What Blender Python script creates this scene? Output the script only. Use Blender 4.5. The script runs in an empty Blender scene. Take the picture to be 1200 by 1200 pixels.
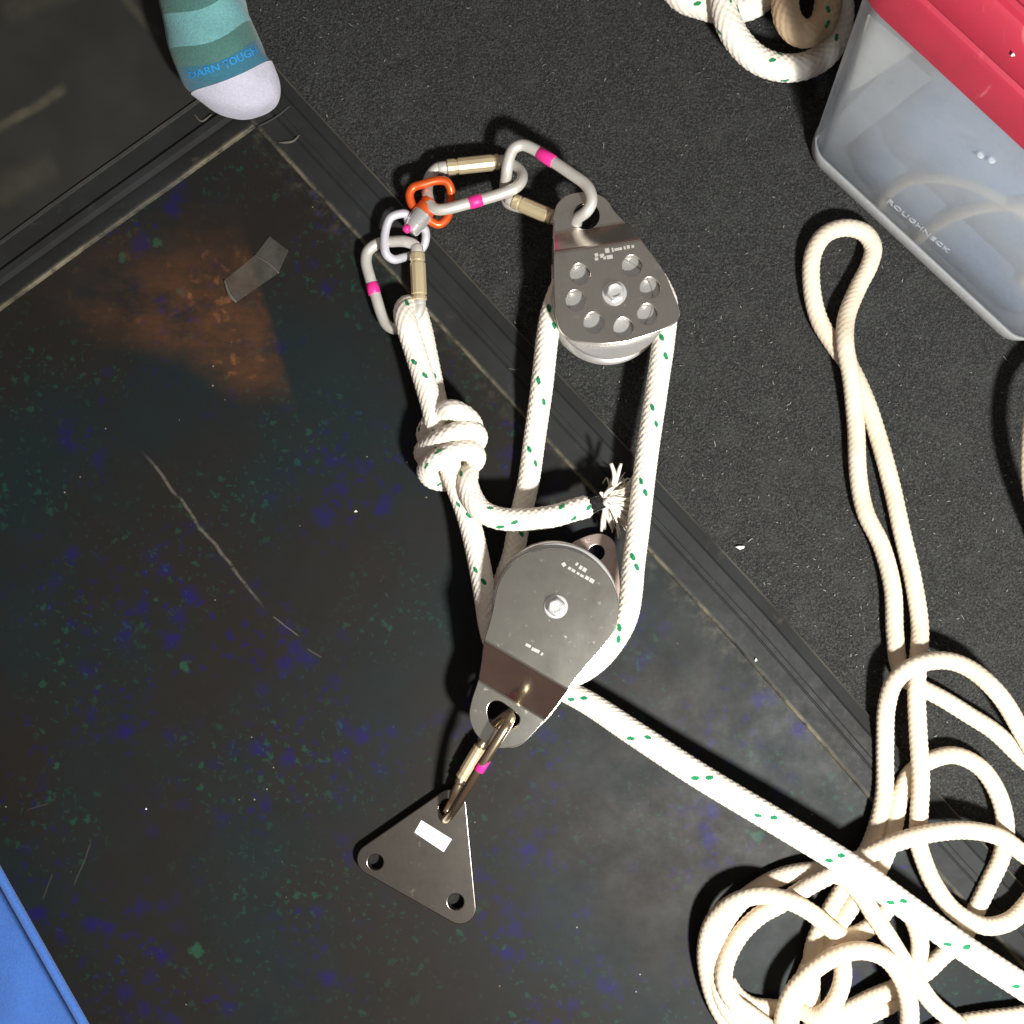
import bpy, bmesh, math, random
import numpy as np
from mathutils import Vector, Matrix

random.seed(7)
rng = np.random.default_rng(7)
S = bpy.context.scene
COL = S.collection
PI = math.pi

# ------------------------------------------------------------------ camera
D = 0.60                    # lens height above the sheet, metres
K = 1309.1                  # focal length in photograph pixels (1200 px frame)
cam_d = bpy.data.cameras.new("camera")
cam = bpy.data.objects.new("camera", cam_d)
COL.objects.link(cam)
cam.location = (0, 0, D)
cam_d.sensor_fit = 'HORIZONTAL'
cam_d.angle = 2 * math.atan(600 / K)
cam_d.clip_start = 0.01
cam_d.clip_end = 50
S.camera = cam

def P(px, py, z=0.0):
    """the point at height z that the photograph shows at px, py"""
    return Vector(((px - 600) / K * (D - z), -(py - 600) / K * (D - z), z))

# ------------------------------------------------------------------ light
world = bpy.data.worlds.new("World")
S.world = world
world.use_nodes = True
wn = world.node_tree
wn.nodes.clear()
wo = wn.nodes.new('ShaderNodeOutputWorld')
wb = wn.nodes.new('ShaderNodeBackground')
wt = wn.nodes.new('ShaderNodeTexCoord')
ws = wn.nodes.new('ShaderNodeSeparateXYZ')
wr = wn.nodes.new('ShaderNodeValToRGB')
wn.links.new(wt.outputs['Generated'], ws.inputs[0])
wn.links.new(ws.outputs['Z'], wr.inputs[0])
wr.color_ramp.elements[0].position = 0.35
wr.color_ramp.elements[0].color = (0.66, 0.42, 0.36, 1)
wr.color_ramp.elements[1].position = 0.93
wr.color_ramp.elements[1].color = (1.0, 0.975, 0.92, 1)
wn.links.new(wr.outputs[0], wb.inputs[0])
wb.inputs[1].default_value = 0.23
wn.links.new(wb.outputs[0], wo.inputs[0])

lamp_d = bpy.data.lights.new("hand_torch", 'POINT')
lamp_d.energy = 50
lamp_d.color = (1.0, 0.98, 0.935)
lamp_d.shadow_soft_size = 0.036
lamp = bpy.data.objects.new("hand_torch", lamp_d)
COL.objects.link(lamp)
lamp.location = (0.270, -0.325, 0.66)

S.view_settings.view_transform = 'Standard'
S.view_settings.look = 'None'
S.view_settings.exposure = 0.0
S.view_settings.gamma = 1.0
S.view_settings.use_curve_mapping = False
S.cycles.max_bounces = 10
S.cycles.transparent_max_bounces = 16
S.cycles.use_denoising = True

# ------------------------------------------------------------------ node helpers
class NT:
    def __init__(self, name):
        self.m = bpy.data.materials.new(name)
        self.m.use_nodes = True
        self.t = self.m.node_tree
        self.t.nodes.clear()
        self.out = self.t.nodes.new('ShaderNodeOutputMaterial')
        self.b = self.t.nodes.new('ShaderNodeBsdfPrincipled')
        self.t.links.new(self.b.outputs[0], self.out.inputs[0])
        self._oc = None
    def put(self, v, sock):
        if isinstance(v, bpy.types.NodeSocket):
            self.t.links.new(v, sock)
        elif isinstance(v, (tuple, list)):
            sock.default_value = tuple(v) + ((1,) if len(v) == 3 and sock.type == 'RGBA' else ())
        else:
            sock.default_value = v
    def set(self, **kw):
        names = dict(base='Base Color', rough='Roughness', metal='Metallic', spec='Specular IOR Level', alpha='Alpha',
                     coat='Coat Weight', coat_rough='Coat Roughness', sheen='Sheen Weight', trans='Transmission Weight',
                     aniso='Anisotropic', sss='Subsurface Weight', normal='Normal')
        for k, v in kw.items():
            self.put(v, self.b.inputs[names[k]])
        return self
    def oc(self):
        if self._oc is None:
            self._oc = self.t.nodes.new('ShaderNodeTexCoord').outputs['Object']
        return self._oc
    def uv(self):
        return self.t.nodes.new('ShaderNodeTexCoord').outputs['UV']
    def attr(self, name):
        a = self.t.nodes.new('ShaderNodeAttribute'); a.attribute_name = name
        return a.outputs['Fac']
    def math(self, op, a, b=0.0, c=0.0, clamp=False):
        n = self.t.nodes.new('ShaderNodeMath'); n.operation = op; n.use_clamp = clamp
        self.put(a, n.inputs[0]); self.put(b, n.inputs[1]); self.put(c, n.inputs[2])
        return n.outputs[0]
    def dot(self, v, c):
        n = self.t.nodes.new('ShaderNodeVectorMath'); n.operation = 'DOT_PRODUCT'
        self.put(v, n.inputs[0]); n.inputs[1].default_value = c
        return n.outputs['Value']
    def vadd(self, a, b):
        n = self.t.nodes.new('ShaderNodeVectorMath'); n.operation = 'ADD'
        self.put(a, n.inputs[0]); self.put(b, n.inputs[1])
        return n.outputs[0]
    def vmul(self, a, b):
        n = self.t.nodes.new('ShaderNodeVectorMath'); n.operation = 'MULTIPLY'
        self.put(a, n.inputs[0]); self.put(b, n.inputs[1])
        return n.outputs[0]
    def dist(self, v, c):
        n = self.t.nodes.new('ShaderNodeVectorMath'); n.operation = 'DISTANCE'
        self.put(v, n.inputs[0]); n.inputs[1].default_value = c
        return n.outputs['Value']
    def noise(self, v, scale, detail=3, rough=0.55, color=False):
        n = self.t.nodes.new('ShaderNodeTexNoise')
        self.put(v, n.inputs['Vector']); n.inputs['Scale'].default_value = scale
        n.inputs['Detail'].default_value = detail; n.inputs['Roughness'].default_value = rough
        return n.outputs['Color' if color else 'Fac']
    def voronoi(self, v, scale, out='Distance', rnd=1.0):
        n = self.t.nodes.new('ShaderNodeTexVoronoi')
        self.put(v, n.inputs['Vector']); n.inputs['Scale'].default_value = scale
        n.inputs['Randomness'].default_value = rnd
        return n.outputs[out]
    def ss(self, v, a, b):
        n = self.t.nodes.new('ShaderNodeMapRange'); n.interpolation_type = 'SMOOTHSTEP'
        self.put(v, n.inputs['Value']); n.inputs['From Min'].default_value = a; n.inputs['From Max'].default_value = b
        return n.outputs['Result']
    def lin(self, v, a, b, c, d):
        n = self.t.nodes.new('ShaderNodeMapRange')
        self.put(v, n.inputs['Value'])
        for nm, x in (('From Min', a), ('From Max', b), ('To Min', c), ('To Max', d)):
            n.inputs[nm].default_value = x
        return n.outputs['Result']
    def mix(self, f, a, b):
        n = self.t.nodes.new('ShaderNodeMix'); n.data_type = 'RGBA'
        self.put(f, n.inputs[0]); self.put(a, n.inputs[6]); self.put(b, n.inputs[7])
        return n.outputs[2]
    def bump(self, h, strength=0.5, dist=0.001):
        n = self.t.nodes.new('ShaderNodeBump')
        n.inputs['Strength'].default_value = strength; n.inputs['Distance'].default_value = dist
        self.put(h, n.inputs['Height'])
        return n.outputs[0]
    def seg(self, v, p1, p2, w, wob=0.0, wscale=60):
        """mask 1 near the segment p1-p2 (world metres), 0 beyond half width w"""
        if wob:
            nz = self.noise(v, wscale, 2, color=True)
            nz = self.vadd(nz, (-0.5, -0.5, -0.5))
            v = self.vadd(v, self.vmul(nz, (wob, wob, 0)))
        p1 = Vector(p1); p2 = Vector(p2); d = (p2 - p1); L = d.length; d = d / L
        n = Vector((-d.y, d.x, 0))
        a = self.math('ABSOLUTE', self.math('SUBTRACT', self.dot(v, n), p1.dot(n)))
        t = self.math('SUBTRACT', self.dot(v, d), p1.dot(d))
        m = self.ss(a, w, 0.15 * w)
        m = self.math('MULTIPLY', m, self.ss(t, 0, 0.12 * L))
        return self.math('MULTIPLY', m, self.ss(t, L, 0.85 * L))
    def plane(self, v, p1, p2, w):
        """0 on the left of the directed line p1->p2, 1 on the right, over width w"""
        p1 = Vector(p1); p2 = Vector(p2); d = (p2 - p1).normalized()
        n = Vector((d.y, -d.x, 0))
        return self.ss(self.math('SUBTRACT', self.dot(v, n), p1.dot(n)), 0, w)

# ------------------------------------------------------------------ object helpers
def empty(name, loc, label, cat, group=None):
    o = bpy.data.objects.new(name, None)
    o.empty_display_size = 0.01
    COL.objects.link(o); o.location = loc
    tag(o, label, cat, group)
    return o

def tag(o, label=None, cat=None, group=None, kind=None):
    if label: o['label'] = label
    if cat: o['category'] = cat
    if group: o['group'] = group
    if kind: o['kind'] = kind
    return o

def link(name, me, mats, parent=None, smooth=True):
    o = bpy.data.objects.new(name, me)
    COL.objects.link(o)
    for m in (mats if isinstance(mats, (list, tuple)) else [mats]):
        me.materials.append(m)
    if smooth:
        me.polygons.foreach_set('use_smooth', [True] * len(me.polygons))
    if parent is not None:
        o.parent = parent
        o.matrix_parent_inverse = Matrix.Translation(-parent.location)
    return o

def mesh(name, verts, faces):
    me = bpy.data.meshes.new(name)
    me.from_pydata([tuple(v) for v in verts], [], [tuple(f) for f in faces])
    me.update()
    return me

def catmull(pts, step, closed=False):
    pts = np.array(pts, float)
    n = len(pts)
    if closed:
        ext = np.vstack([pts[-1], pts, pts[0], pts[1]]); segs = n
    else:
        ext = np.vstack([2 * pts[0] - pts[1], pts, 2 * pts[-1] - pts[-2]]); segs = n - 1
    out = []
    for i in range(segs):
        p0, p1, p2, p3 = ext[i:i + 4]
        t0 = 0; t1 = t0 + max(np.linalg.norm((p1 - p0)[:3]), 1e-6) ** .5
        t2 = t1 + max(np.linalg.norm((p2 - p1)[:3]), 1e-6) ** .5
        t3 = t2 + max(np.linalg.norm((p3 - p2)[:3]), 1e-6) ** .5
        t = np.linspace(t1, t2, 24, endpoint=False)[:, None]
        A1 = (t1 - t) / (t1 - t0) * p0 + (t - t0) / (t1 - t0) * p1
        A2 = (t2 - t) / (t2 - t1) * p1 + (t - t1) / (t2 - t1) * p2
        A3 = (t3 - t) / (t3 - t2) * p2 + (t - t2) / (t3 - t2) * p3
        B1 = (t2 - t) / (t2 - t0) * A1 + (t - t0) / (t2 - t0) * A2
        B2 = (t3 - t) / (t3 - t1) * A2 + (t - t1) / (t3 - t1) * A3
        out.append((t2 - t) / (t2 - t1) * B1 + (t - t1) / (t2 - t1) * B2)
    out.append(pts[:1] if closed else pts[-1:])
    c = np.vstack(out)
    s = np.concatenate([[0], np.cumsum(np.linalg.norm(np.diff(c[:, :3], axis=0), axis=1))])
    m = max(4, int(round(s[-1] / step)))
    q = np.linspace(0, s[-1], m + 1)
    r = np.stack([np.interp(q, s, c[:, k]) for k in range(c.shape[1])], 1)
    return (r[:-1] if closed else r), s[-1]

def tube(name, ctrl, radius, seg=16, step=0.001, closed=False, braid=None, caps=True, flecks=None, world_pts=False):
    """ctrl: (px, py, z[, radius factor]); a round tube swept along a smooth path"""
    C = []
    for c in ctrl:
        p = Vector(c[:3]) if world_pts else P(*c[:3])
        C.append((p.x, p.y, p.z, c[3] if len(c) > 3 else 1.0))
    r, L = catmull(C, step, closed)
    pts = r[:, :3]; rf = r[:, 3]
    n = len(pts)
    T = np.roll(pts, -1, 0) - np.roll(pts, 1, 0)
    if not closed:
        T[0] = pts[1] - pts[0]; T[-1] = pts[-1] - pts[-2]
    T /= np.linalg.norm(T, axis=1)[:, None] + 1e-12
    N = np.zeros_like(pts)
    up = np.array([0, 0, 1.0]) if abs(T[0][2]) < 0.9 else np.array([1.0, 0, 0])
    v = up - T[0] * T[0].dot(up); N[0] = v / np.linalg.norm(v)
    for i in range(1, n):
        v = N[i - 1] - T[i] * T[i].dot(N[i - 1])
        N[i] = v / (np.linalg.norm(v) + 1e-12)
    B = np.cross(T, N)
    if closed:      # spread the closing twist
        e = N[-1] - T[0] * T[0].dot(N[-1]); e /= np.linalg.norm(e)
        a = math.atan2(e.dot(B[0]), e.dot(N[0]))
        w = (-a * np.arange(n) / n)[:, None]
        N, B = N * np.cos(w) + B * np.sin(w), -N * np.sin(w) + B * np.cos(w)
    th = np.arange(seg) / seg * 2 * PI
    s = np.linspace(0, L, n)
    R = np.outer(radius * rf, np.ones(seg))
    if braid:
        nb, pitch, amp = braid
        ph = nb * th[None, :]; ks = (2 * PI / pitch) * s[:, None]
        h = np.cos(ph) * np.cos(ks)
        R = R + amp * (np.sign(h) * np.abs(h) ** 0.6) * 1.0
    V = pts[:, None, :] + R[:, :, None] * (N[:, None, :] * np.cos(th)[None, :, None] + B[:, None, :] * np.sin(th)[None, :, None])
    V = V.reshape(-1, 3)
    i = np.arange(n if closed else n - 1)[:, None]; j = np.arange(seg)[None, :]
    i2 = (i + 1) % n; j2 = (j + 1) % seg
    F = np.stack([i * seg + j, i * seg + j2, i2 * seg + j2, i2 * seg + j], -1).reshape(-1, 4)
    extra = []
    if caps and not closed:
        extra = [tuple(range(seg - 1, -1, -1)), tuple((n - 1) * seg + k for k in range(seg))]
    me = bpy.data.meshes.new(name)
    me.from_pydata(V.tolist(), [], F.tolist() + extra)
    me.update()
    if flecks:
        a = me.attributes.new('tracer', 'FLOAT', 'POINT')
        p, fl = flecks
        val = np.zeros((n, seg))
        for (t0, s0) in fl:
            dth = (th[None, :] - t0 + PI) % (2 * PI) - PI
            cell = np.floor((s[:, None] - s0 + p / 2) / p)
            jit = np.sin(cell * 12.9898 + t0 * 78.233) * 43758.5453; jit = jit - np.floor(jit)
            ds = (s[:, None] - s0 + p / 2) % p - p / 2 + (jit - 0.5) * 0.004
            dd = (dth + (((jit * 7.13) % 1.0) - 0.5) * 0.3) * radius / (0.75 + 0.5 * ((jit * 3.7) % 1.0))
            x = (dd + 0.35 * ds) / 0.0013; y = ds / 0.0022
            val = np.maximum(val, np.clip(2.2 * (1 - (x * x + y * y)), 0, 1))
        a.data.foreach_set('value', val.reshape(-1))
    return me

def join_meshes(name, meshes):
    bm = bmesh.new()
    for m in meshes:
        bm.from_mesh(m)
    me = bpy.data.meshes.new(name)
    bm.to_mesh(me); bm.free()
    for m in meshes:
        bpy.data.meshes.remove(m)
    return me

def smooth_poly(pts, n=140):
    """closed polygon with rounded course through pts (world xy)"""
    c, L = catmull([(p[0], p[1], 0.0) for p in pts], 0.001, True)
    return [(x, y) for x, y, _ in c]

def circle(c, r, n=28):
    return [(c[0] + r * math.cos(a * 2 * PI / n), c[1] + r * math.sin(a * 2 * PI / n)) for a in range(n)]

def plate(name, outline, holes, thick, z, bevel=0.0004, folds=None):
    """flat plate from xy loops; folds = (point, dir, [(distance, dz)...]) bends it across dir"""
    cu = bpy.data.curves.new(name, 'CURVE')
    cu.dimensions = '2D'; cu.fill_mode = 'BOTH'
    cu.extrude = thick / 2 - bevel; cu.bevel_depth = bevel; cu.bevel_resolution = 2; cu.offset = -bevel
    for lp in [outline] + holes:
        sp = cu.splines.new('POLY'); sp.points.add(len(lp) - 1)
        for q, (x, y) in zip(sp.points, lp):
            q.co = (x, y, 0, 1)
        sp.use_cyclic_u = True
    o = bpy.data.objects.new(name, cu)
    me = bpy.data.meshes.new_from_object(o)
    bpy.data.objects.remove(o); bpy.data.curves.remove(cu)
    bm = bmesh.new(); bm.from_mesh(me)
    bmesh.ops.remove_doubles(bm, verts=bm.verts, dist=1e-6)
    if folds:
        p0, d, prof = folds
        d = Vector(d).normalized()
        for (t, _) in prof:
            q = Vector((p0[0], p0[1], 0)) + d * t
            bmesh.ops.bisect_plane(bm, geom=bm.verts[:] + bm.edges[:] + bm.faces[:], plane_co=q, plane_no=d, dist=1e-7)
        ts = [t for t, _ in prof]; zs = [q for _, q in prof]
        for v in bm.verts:
            t = (v.co.x - p0[0]) * d.x + (v.co.y - p0[1]) * d.y
            v.co.z += float(np.interp(t, ts, zs))
    for v in bm.verts:
        v.co.z += z
    bmesh.ops.recalc_face_normals(bm, faces=bm.faces)
    bm.to_mesh(me); bm.free()
    return me

def lathe(name, c, prof, seg=48):
    V = []; F = []
    for (r, z) in prof:
        for k in range(seg):
            a = 2 * PI * k / seg
            V.append((c[0] + r * math.cos(a), c[1] + r * math.sin(a), z))
    n = len(prof)
    for i in range(n - 1):
        for k in range(seg):
            F.append((i * seg + k, i * seg + (k + 1) % seg, (i + 1) * seg + (k + 1) % seg, (i + 1) * seg + k))
    F.append(tuple(range(seg - 1, -1, -1))); F.append(tuple((n - 1) * seg + k for k in range(seg)))
    return mesh(name, V, F)

def cyl_between(name, a, b, prof, seg=20, sides=None):
    """turned piece on axis a-b; prof = (fraction, radius)"""
    a = Vector(a); b = Vector(b); t = (b - a).normalized()
    u = t.orthogonal().normalized(); w = t.cross(u)
    V = []; F = []
    for (f, r) in prof:
        c = a.lerp(b, f)
        for k in range(seg):
            an = 2 * PI * k / seg
            V.append(c + r * (u * math.cos(an) + w * math.sin(an)))
    n = len(prof)
    for i in range(n - 1):
        for k in range(seg):
            F.append((i * seg + k, i * seg + (k + 1) % seg, (i + 1) * seg + (k + 1) % seg, (i + 1) * seg + k))
    F.append(tuple(range(seg - 1, -1, -1))); F.append(tuple((n - 1) * seg + k for k in range(seg)))
    me = mesh(name, V, F)
    return me

def sharp(me, deg=35):
    me.polygons.foreach_set('use_smooth', [True] * len(me.polygons))
    me.set_sharp_from_angle(angle=math.radians(deg))

# ------------------------------------------------------------------ materials
def m_carpet():
    n = NT('black_felt_carpet'); v = n.oc()
    f = n.noise(v, 900, 4, 0.7); c = n.noise(v, 60, 3)
    sp = n.voronoi(v, 620)
    col = n.mix(n.ss(f, 0.42, 0.75), (0.020, 0.0205, 0.020), (0.088, 0.091, 0.088))
    col = n.mix(n.math('MULTIPLY', n.ss(c, 0.45, 0.75), 0.35), col, (0.062, 0.064, 0.062))
    n.set(base=col, rough=0.95, spec=0.15, sheen=0.06, normal=n.bump(n.math('ADD', f, n.math('MULTIPLY', sp, 0.6)), 0.9, 0.0016))
    return n.m

def m_print():
    n = NT('speckled_space_print'); v = n.oc()
    big = n.noise(v, 9, 3); mid = n.noise(v, 28, 4, 0.6)
    col = n.mix(n.ss(big, 0.35, 0.7), (0.0138, 0.0118, 0.0102), (0.0085, 0.0145, 0.0160))
    # deep blue blotches, gathered in drifts
    wv = n.vadd(v, n.vmul(n.noise(v, 130, 4, 0.7, color=True), (0.012, 0.012, 0)))
    b1 = n.voronoi(wv, 62); b2 = n.voronoi(n.vadd(wv, (0.31, 0.17, 0.0)), 150)
    drift = n.ss(n.noise(n.vadd(v, (1.7, 0.4, 0)), 13, 3), 0.47, 0.62)
    bm_ = n.math('MAXIMUM', n.ss(b1, 0.42, 0.06), n.math('MULTIPLY', n.ss(b2, 0.40, 0.10), 0.8))
    col = n.mix(n.math('MULTIPLY', bm_, n.math('MULTIPLY', drift, 0.95)), col, (0.010, 0.007, 0.066))
    # green flecks
    g1 = n.voronoi(n.vadd(wv, (0.5, 0.9, 0)), 110); g2 = n.voronoi(n.vadd(wv, (0.2, 0.6, 0)), 260)
    gd = n.ss(n.noise(n.vadd(v, (0.3, 2.4, 0)), 14, 3), 0.40, 0.60)
    gm = n.math('MAXIMUM', n.ss(g1, 0.24, 0.10), n.math('MULTIPLY', n.ss(g2, 0.30, 0.12), 0.7))
    col = n.mix(n.math('MULTIPLY', gm, n.math('MULTIPLY', gd, 0.5)), col, (0.010, 0.062, 0.036))
    # big single green ring blot and a few spots
    for (px, py, r) in ((230, 1112, 0.0042), (183, 286, 0.0028), (142, 302, 0.0026), (213, 343, 0.0028), (218, 782, 0.003), (66, 898, 0.002), (888, 978, 0.0035)):
        q = P(px, py)
        dd = n.dist(n.vadd(n.vadd(wv, (-0.006, -0.006, 0)), (0, 0, 0)), (q.x, q.y, 0.0))
        col = n.mix(n.math('MULTIPLY', n.ss(dd, r * 1.2, r * 0.5), 0.5), col, (0.016, 0.085, 0.045))
    # rust-orange patch with one hard edge
    e1 = n.plane(n.vadd(v, n.vmul(n.noise(v, 30, 2, color=True), (0.003, 0.003, 0))), P(329, 430), P(270, 225), 0.006)
    e1 = n.math('SUBTRACT', 1.0, e1)
    e2 = n.plane(n.vadd(v, n.vmul(n.noise(v, 22, 3, color=True), (0.02, 0.02, 0))), P(60, 302), P(330, 412), 0.022)
    e2 = n.math('SUBTRACT', 1.0, e2)
    c0 = P(258, 385)
    fade = n.ss(n.dist(n.vmul(v, (0.75, 1.25, 1.0)), (c0.x * 0.75, c0.y * 1.25, 0)), 0.095, 0.004)
    st = n.noise(n.vmul(n.vadd(v, (0, 0, 0)), (1, 1.6, 1)), 30, 6, 0.68)
    patch = n.math('MULTIPLY', n.math('MULTIPLY', e1, e2), n.math('MULTIPLY', fade, n.lin(st, 0.36, 0.66, 0.10, 1.0)))
    one = n.math('SUBTRACT', 1.0, patch)
    col = n.mix(n.math('MULTIPLY', patch, 0.95), col, (0.085, 0.036, 0.015))
    hot = n.math('MULTIPLY', n.ss(n.voronoi(wv, 150), 0.40, 0.10), n.math('MULTIPLY', patch, n.ss(mid, 0.42, 0.60)))
    col = n.mix(hot, col, (0.19, 0.078, 0.030))
    # dust along the frame and scratches
    L1 = n.math('SUBTRACT', n.dot(v, Vector((0.733, 0.680, 0))), P(761, 650).dot(Vector((0.733, 0.680, 0))))
    dn = n.noise(v, 130, 4, 0.7)
    du = n.math('MULTIPLY', n.ss(L1, -0.014, 0.0), n.ss(dn, 0.42, 0.72))
    du = n.math('MULTIPLY', du, n.lin(n.noise(v, 12, 1), 0.35, 0.65, 0.12, 0.5))
    col = n.mix(du, col, (0.10, 0.088, 0.066))
    s = n.seg(v, P(166, 528), P(312, 716), 0.0013, 0.0035, 70)
    s = n.math('MULTIPLY', s, n.ss(n.noise(v, 220, 2), 0.3, 0.55))
    col = n.mix(n.math('MULTIPLY', s, 0.62), col, (0.13, 0.115, 0.095))
    for a, b, w, k in (((318, 722), (352, 746), .0006, .5), ((360, 760), (378, 772), .0006, .3), ((86, 1040), (108, 985), .0006, .2), ((50, 1055), (62, 1022), .0005, .2), ((30, 950), (60, 940), .0005, .15)):
        col = n.mix(n.math('MULTIPLY', n.seg(v, P(*a), P(*b), w, 0.002, 90), k), col, (0.14, 0.13, 0.11))
    sp = n.voronoi(n.vadd(v, (0.77, 0.2, 0)), 95)
    col = n.mix(n.math('MULTIPLY', n.ss(sp, 0.055, 0.03), n.ss(n.noise(v, 20, 1), 0.5, 0.62)), col, (0.22, 0.2, 0.16))
    dusty = n.noise(v, 45, 5, 0.7)
    n.set(base=col, rough=n.lin(dusty, 0.3, 0.7, 0.44, 0.58), spec=0.14, normal=n.bump(n.noise(v, 40, 3), 0.06, 0.001))
    return n.m

def m_rail():
    n = NT('black_moulded_plastic'); v = n.oc(); uv = n.uv()
    sx = n.t.nodes.new('ShaderNodeSeparateXYZ'); n.put(uv, sx.inputs[0]); u = sx.outputs['X']
    nz = n.noise(v, 150, 4, 0.7); lo = n.noise(v, 22, 3)
    col = n.mix(n.ss(lo, 0.3, 0.7), (0.018, 0.018, 0.0175), (0.023, 0.0255, 0.026))
    d1 = n.math('MULTIPLY', n.ss(u, 0.0030, 0.0004), n.lin(n.noise(v, 35, 2), 0.3, 0.62, 0.15, 0.95))
    d1 = n.math('MULTIPLY', d1, n.ss(nz, 0.25, 0.6))
    col = n.mix(d1, col, (0.185, 0.165, 0.115))
    d2 = n.math('MULTIPLY', n.ss(nz, 0.55, 0.78), n.ss(n.noise(v, 26, 2), 0.42, 0.68))
    col = n.mix(n.math('MULTIPLY', d2, 0.45), col, (0.10, 0.092, 0.08))
    d3 = n.math('MULTIPLY', n.ss(u, 0.0288, 0.0296), n.lin(lo, 0.3, 0.6, 0.1, 0.8))
    col = n.mix(d3, col, (0.13, 0.12, 0.095))
    n.set(base=col, rough=n.lin(nz, 0.3, 0.7, 0.46, 0.64), spec=0.11, normal=n.bump(nz, 0.12, 0.0004))
    return n.m

def m_mat():
    n = NT('scuffed_black_rubber'); v = n.oc()
    nz = n.noise(v, 120, 4, 0.7); lo = n.noise(v, 13, 3)
    col = n.mix(n.ss(lo, 0.3, 0.7), (0.017, 0.0155, 0.0142), (0.028, 0.028, 0.026))
    for a, b, w, k in (((-20, 162), (82, 100), .0042, .75), ((140, -8), (188, 44), .004, .4), ((-10, 230), (70, 190), .012, .25), ((0, 20), (120, -30), .01, .25)):
        s = n.math('MULTIPLY', n.seg(v, P(*a), P(*b), w, 0.004, 50), n.lin(n.noise(v, 70, 3), 0.3, 0.7, 0.4, 1.0))
        col = n.mix(n.math('MULTIPLY', s, k), col, (0.098, 0.090, 0.058))
    n.set(base=col, rough=0.62, spec=0.35, normal=n.bump(nz, 0.12, 0.0006))
    return n.m

def m_rope(name, base, dark, tracer=True, bs=900):
    n = NT(name); v = n.oc()
    nz = n.noise(v, 60, 3); fi = n.noise(v, bs * 2.0, 2)
    col = n.mix(n.ss(nz, 0.35, 0.8), base, dark)
    if tracer:
        col = n.mix(n.ss(n.attr('tracer'), 0.3, 0.7), col, (0.012, 0.21, 0.085))
    n.set(base=col, rough=0.78, spec=0.2, sheen=0.05, normal=n.bump(fi, 0.35, 0.0004))
    return n.m

def m_cord():
    n = NT('tan_braided_cord'); uv = n.uv(); v = n.oc()
    nz = n.noise(v, 45, 3)
    col = n.mix(n.ss(nz, 0.3, 0.75), (0.76, 0.665, 0.53), (0.64, 0.53, 0.40))
    w = n.noise(v, 1400, 2)
    n.set(base=col, rough=0.75, spec=0.2, sheen=0.05, normal=n.bump(w, 0.4, 0.0005))
    return n.m

def m_steel(name, base, rough, dark=None, metal=1.0, brush=(1, 0.04), ang=0.0):
    n = NT(name); v = n.oc()
    mp = n.t.nodes.new('ShaderNodeMapping'); n.put(v, mp.inputs[0])
    mp.inputs['Rotation'].default_value = (0, 0, ang)
    mp.inputs['Scale'].default_value = (brush[0], brush[1], 1)
    br = n.noise(mp.outputs[0], 2600, 3, 0.6)
    lo = n.noise(v, 70, 4, 0.6)
    col = n.mix(n.ss(lo, 0.35, 0.8), base, dark or tuple(x * 0.82 for x in base))
    col = n.mix(n.math('MULTIPLY', n.ss(br, 0.35, 0.75), 0.22), col, tuple(x * 0.7 for x in base))
    wr = n.ss(n.noise(v, 240, 4, 0.7), 0.60, 0.78)
    col = n.mix(n.math('MULTIPLY', wr, 0.35), col, tuple(min(1, x * 1.25) for x in base))
    r = n.math('ADD', n.math('MULTIPLY', lo, 0.10), rough - 0.05)
    r = n.math('ADD', r, n.math('MULTIPLY', wr, 0.10))
    n.set(base=col, metal=metal, rough=r, normal=n.bump(br, 0.008, 0.0002))
    return n.m

def m_plain(name, base, rough=0.5, spec=0.5, metal=0.0, nscale=400, nstr=0.1, **kw):
    n = NT(name); v = n.oc(); nz = n.noise(v, nscale, 3)
    col = n.mix(n.ss(nz, 0.3, 0.75), base, tuple(x * 0.85 for x in base))
    n.set(base=col, rough=rough, spec=spec, metal=metal, normal=n.bump(nz, nstr, 0.0004), **kw)
    return n.m

def m_knit(name, base, fac=0.8):
    n = NT(name); v = n.oc()
    nz = n.noise(v, 800, 3, 0.7); lo = n.noise(v, 60, 3)
    col = n.mix(n.ss(nz, 0.3, 0.7), base, tuple(x * fac for x in base))
    col = n.mix(n.math('MULTIPLY', n.ss(lo, 0.45, 0.8), 0.35), col, tuple(x * 0.7 for x in base))
    n.set(base=col, rough=0.95, spec=0.1, sheen=0.2, normal=n.bump(nz, 0.6, 0.0008))
    return n.m

def m_bin():
    n = NT('cloudy_translucent_plastic'); v = n.oc()
    lo = n.noise(v, 25, 4, 0.6)
    n.set(base=(0.80, 0.84, 0.88), rough=n.lin(lo, 0.3, 0.7, 0.22, 0.4), spec=0.5, normal=n.bump(n.noise(v, 30, 2), 0.05, 0.001))
    tr = n.t.nodes.new('ShaderNodeBsdfTransparent'); tr.inputs[0].default_value = (0.93, 0.95, 0.97, 1)
    tl = n.t.nodes.new('ShaderNodeBsdfTranslucent'); tl.inputs[0].default_value = (0.80, 0.84, 0.88, 1)
    m0 = n.t.nodes.new('ShaderNodeMixShader'); m0.inputs[0].default_value = 0.45
    n.t.links.new(n.b.outputs[0], m0.inputs[1]); n.t.links.new(tl.outputs[0], m0.inputs[2])
    m1 = n.t.nodes.new('ShaderNodeMixShader'); n.put(n.lin(lo, 0.3, 0.7, 0.38, 0.50), m1.inputs[0])
    n.t.links.new(tr.outputs[0], m1.inputs[1]); n.t.links.new(m0.outputs[0], m1.inputs[2])
    n.t.links.new(m1.outputs[0], n.out.inputs[0])
    return n.m

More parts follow.
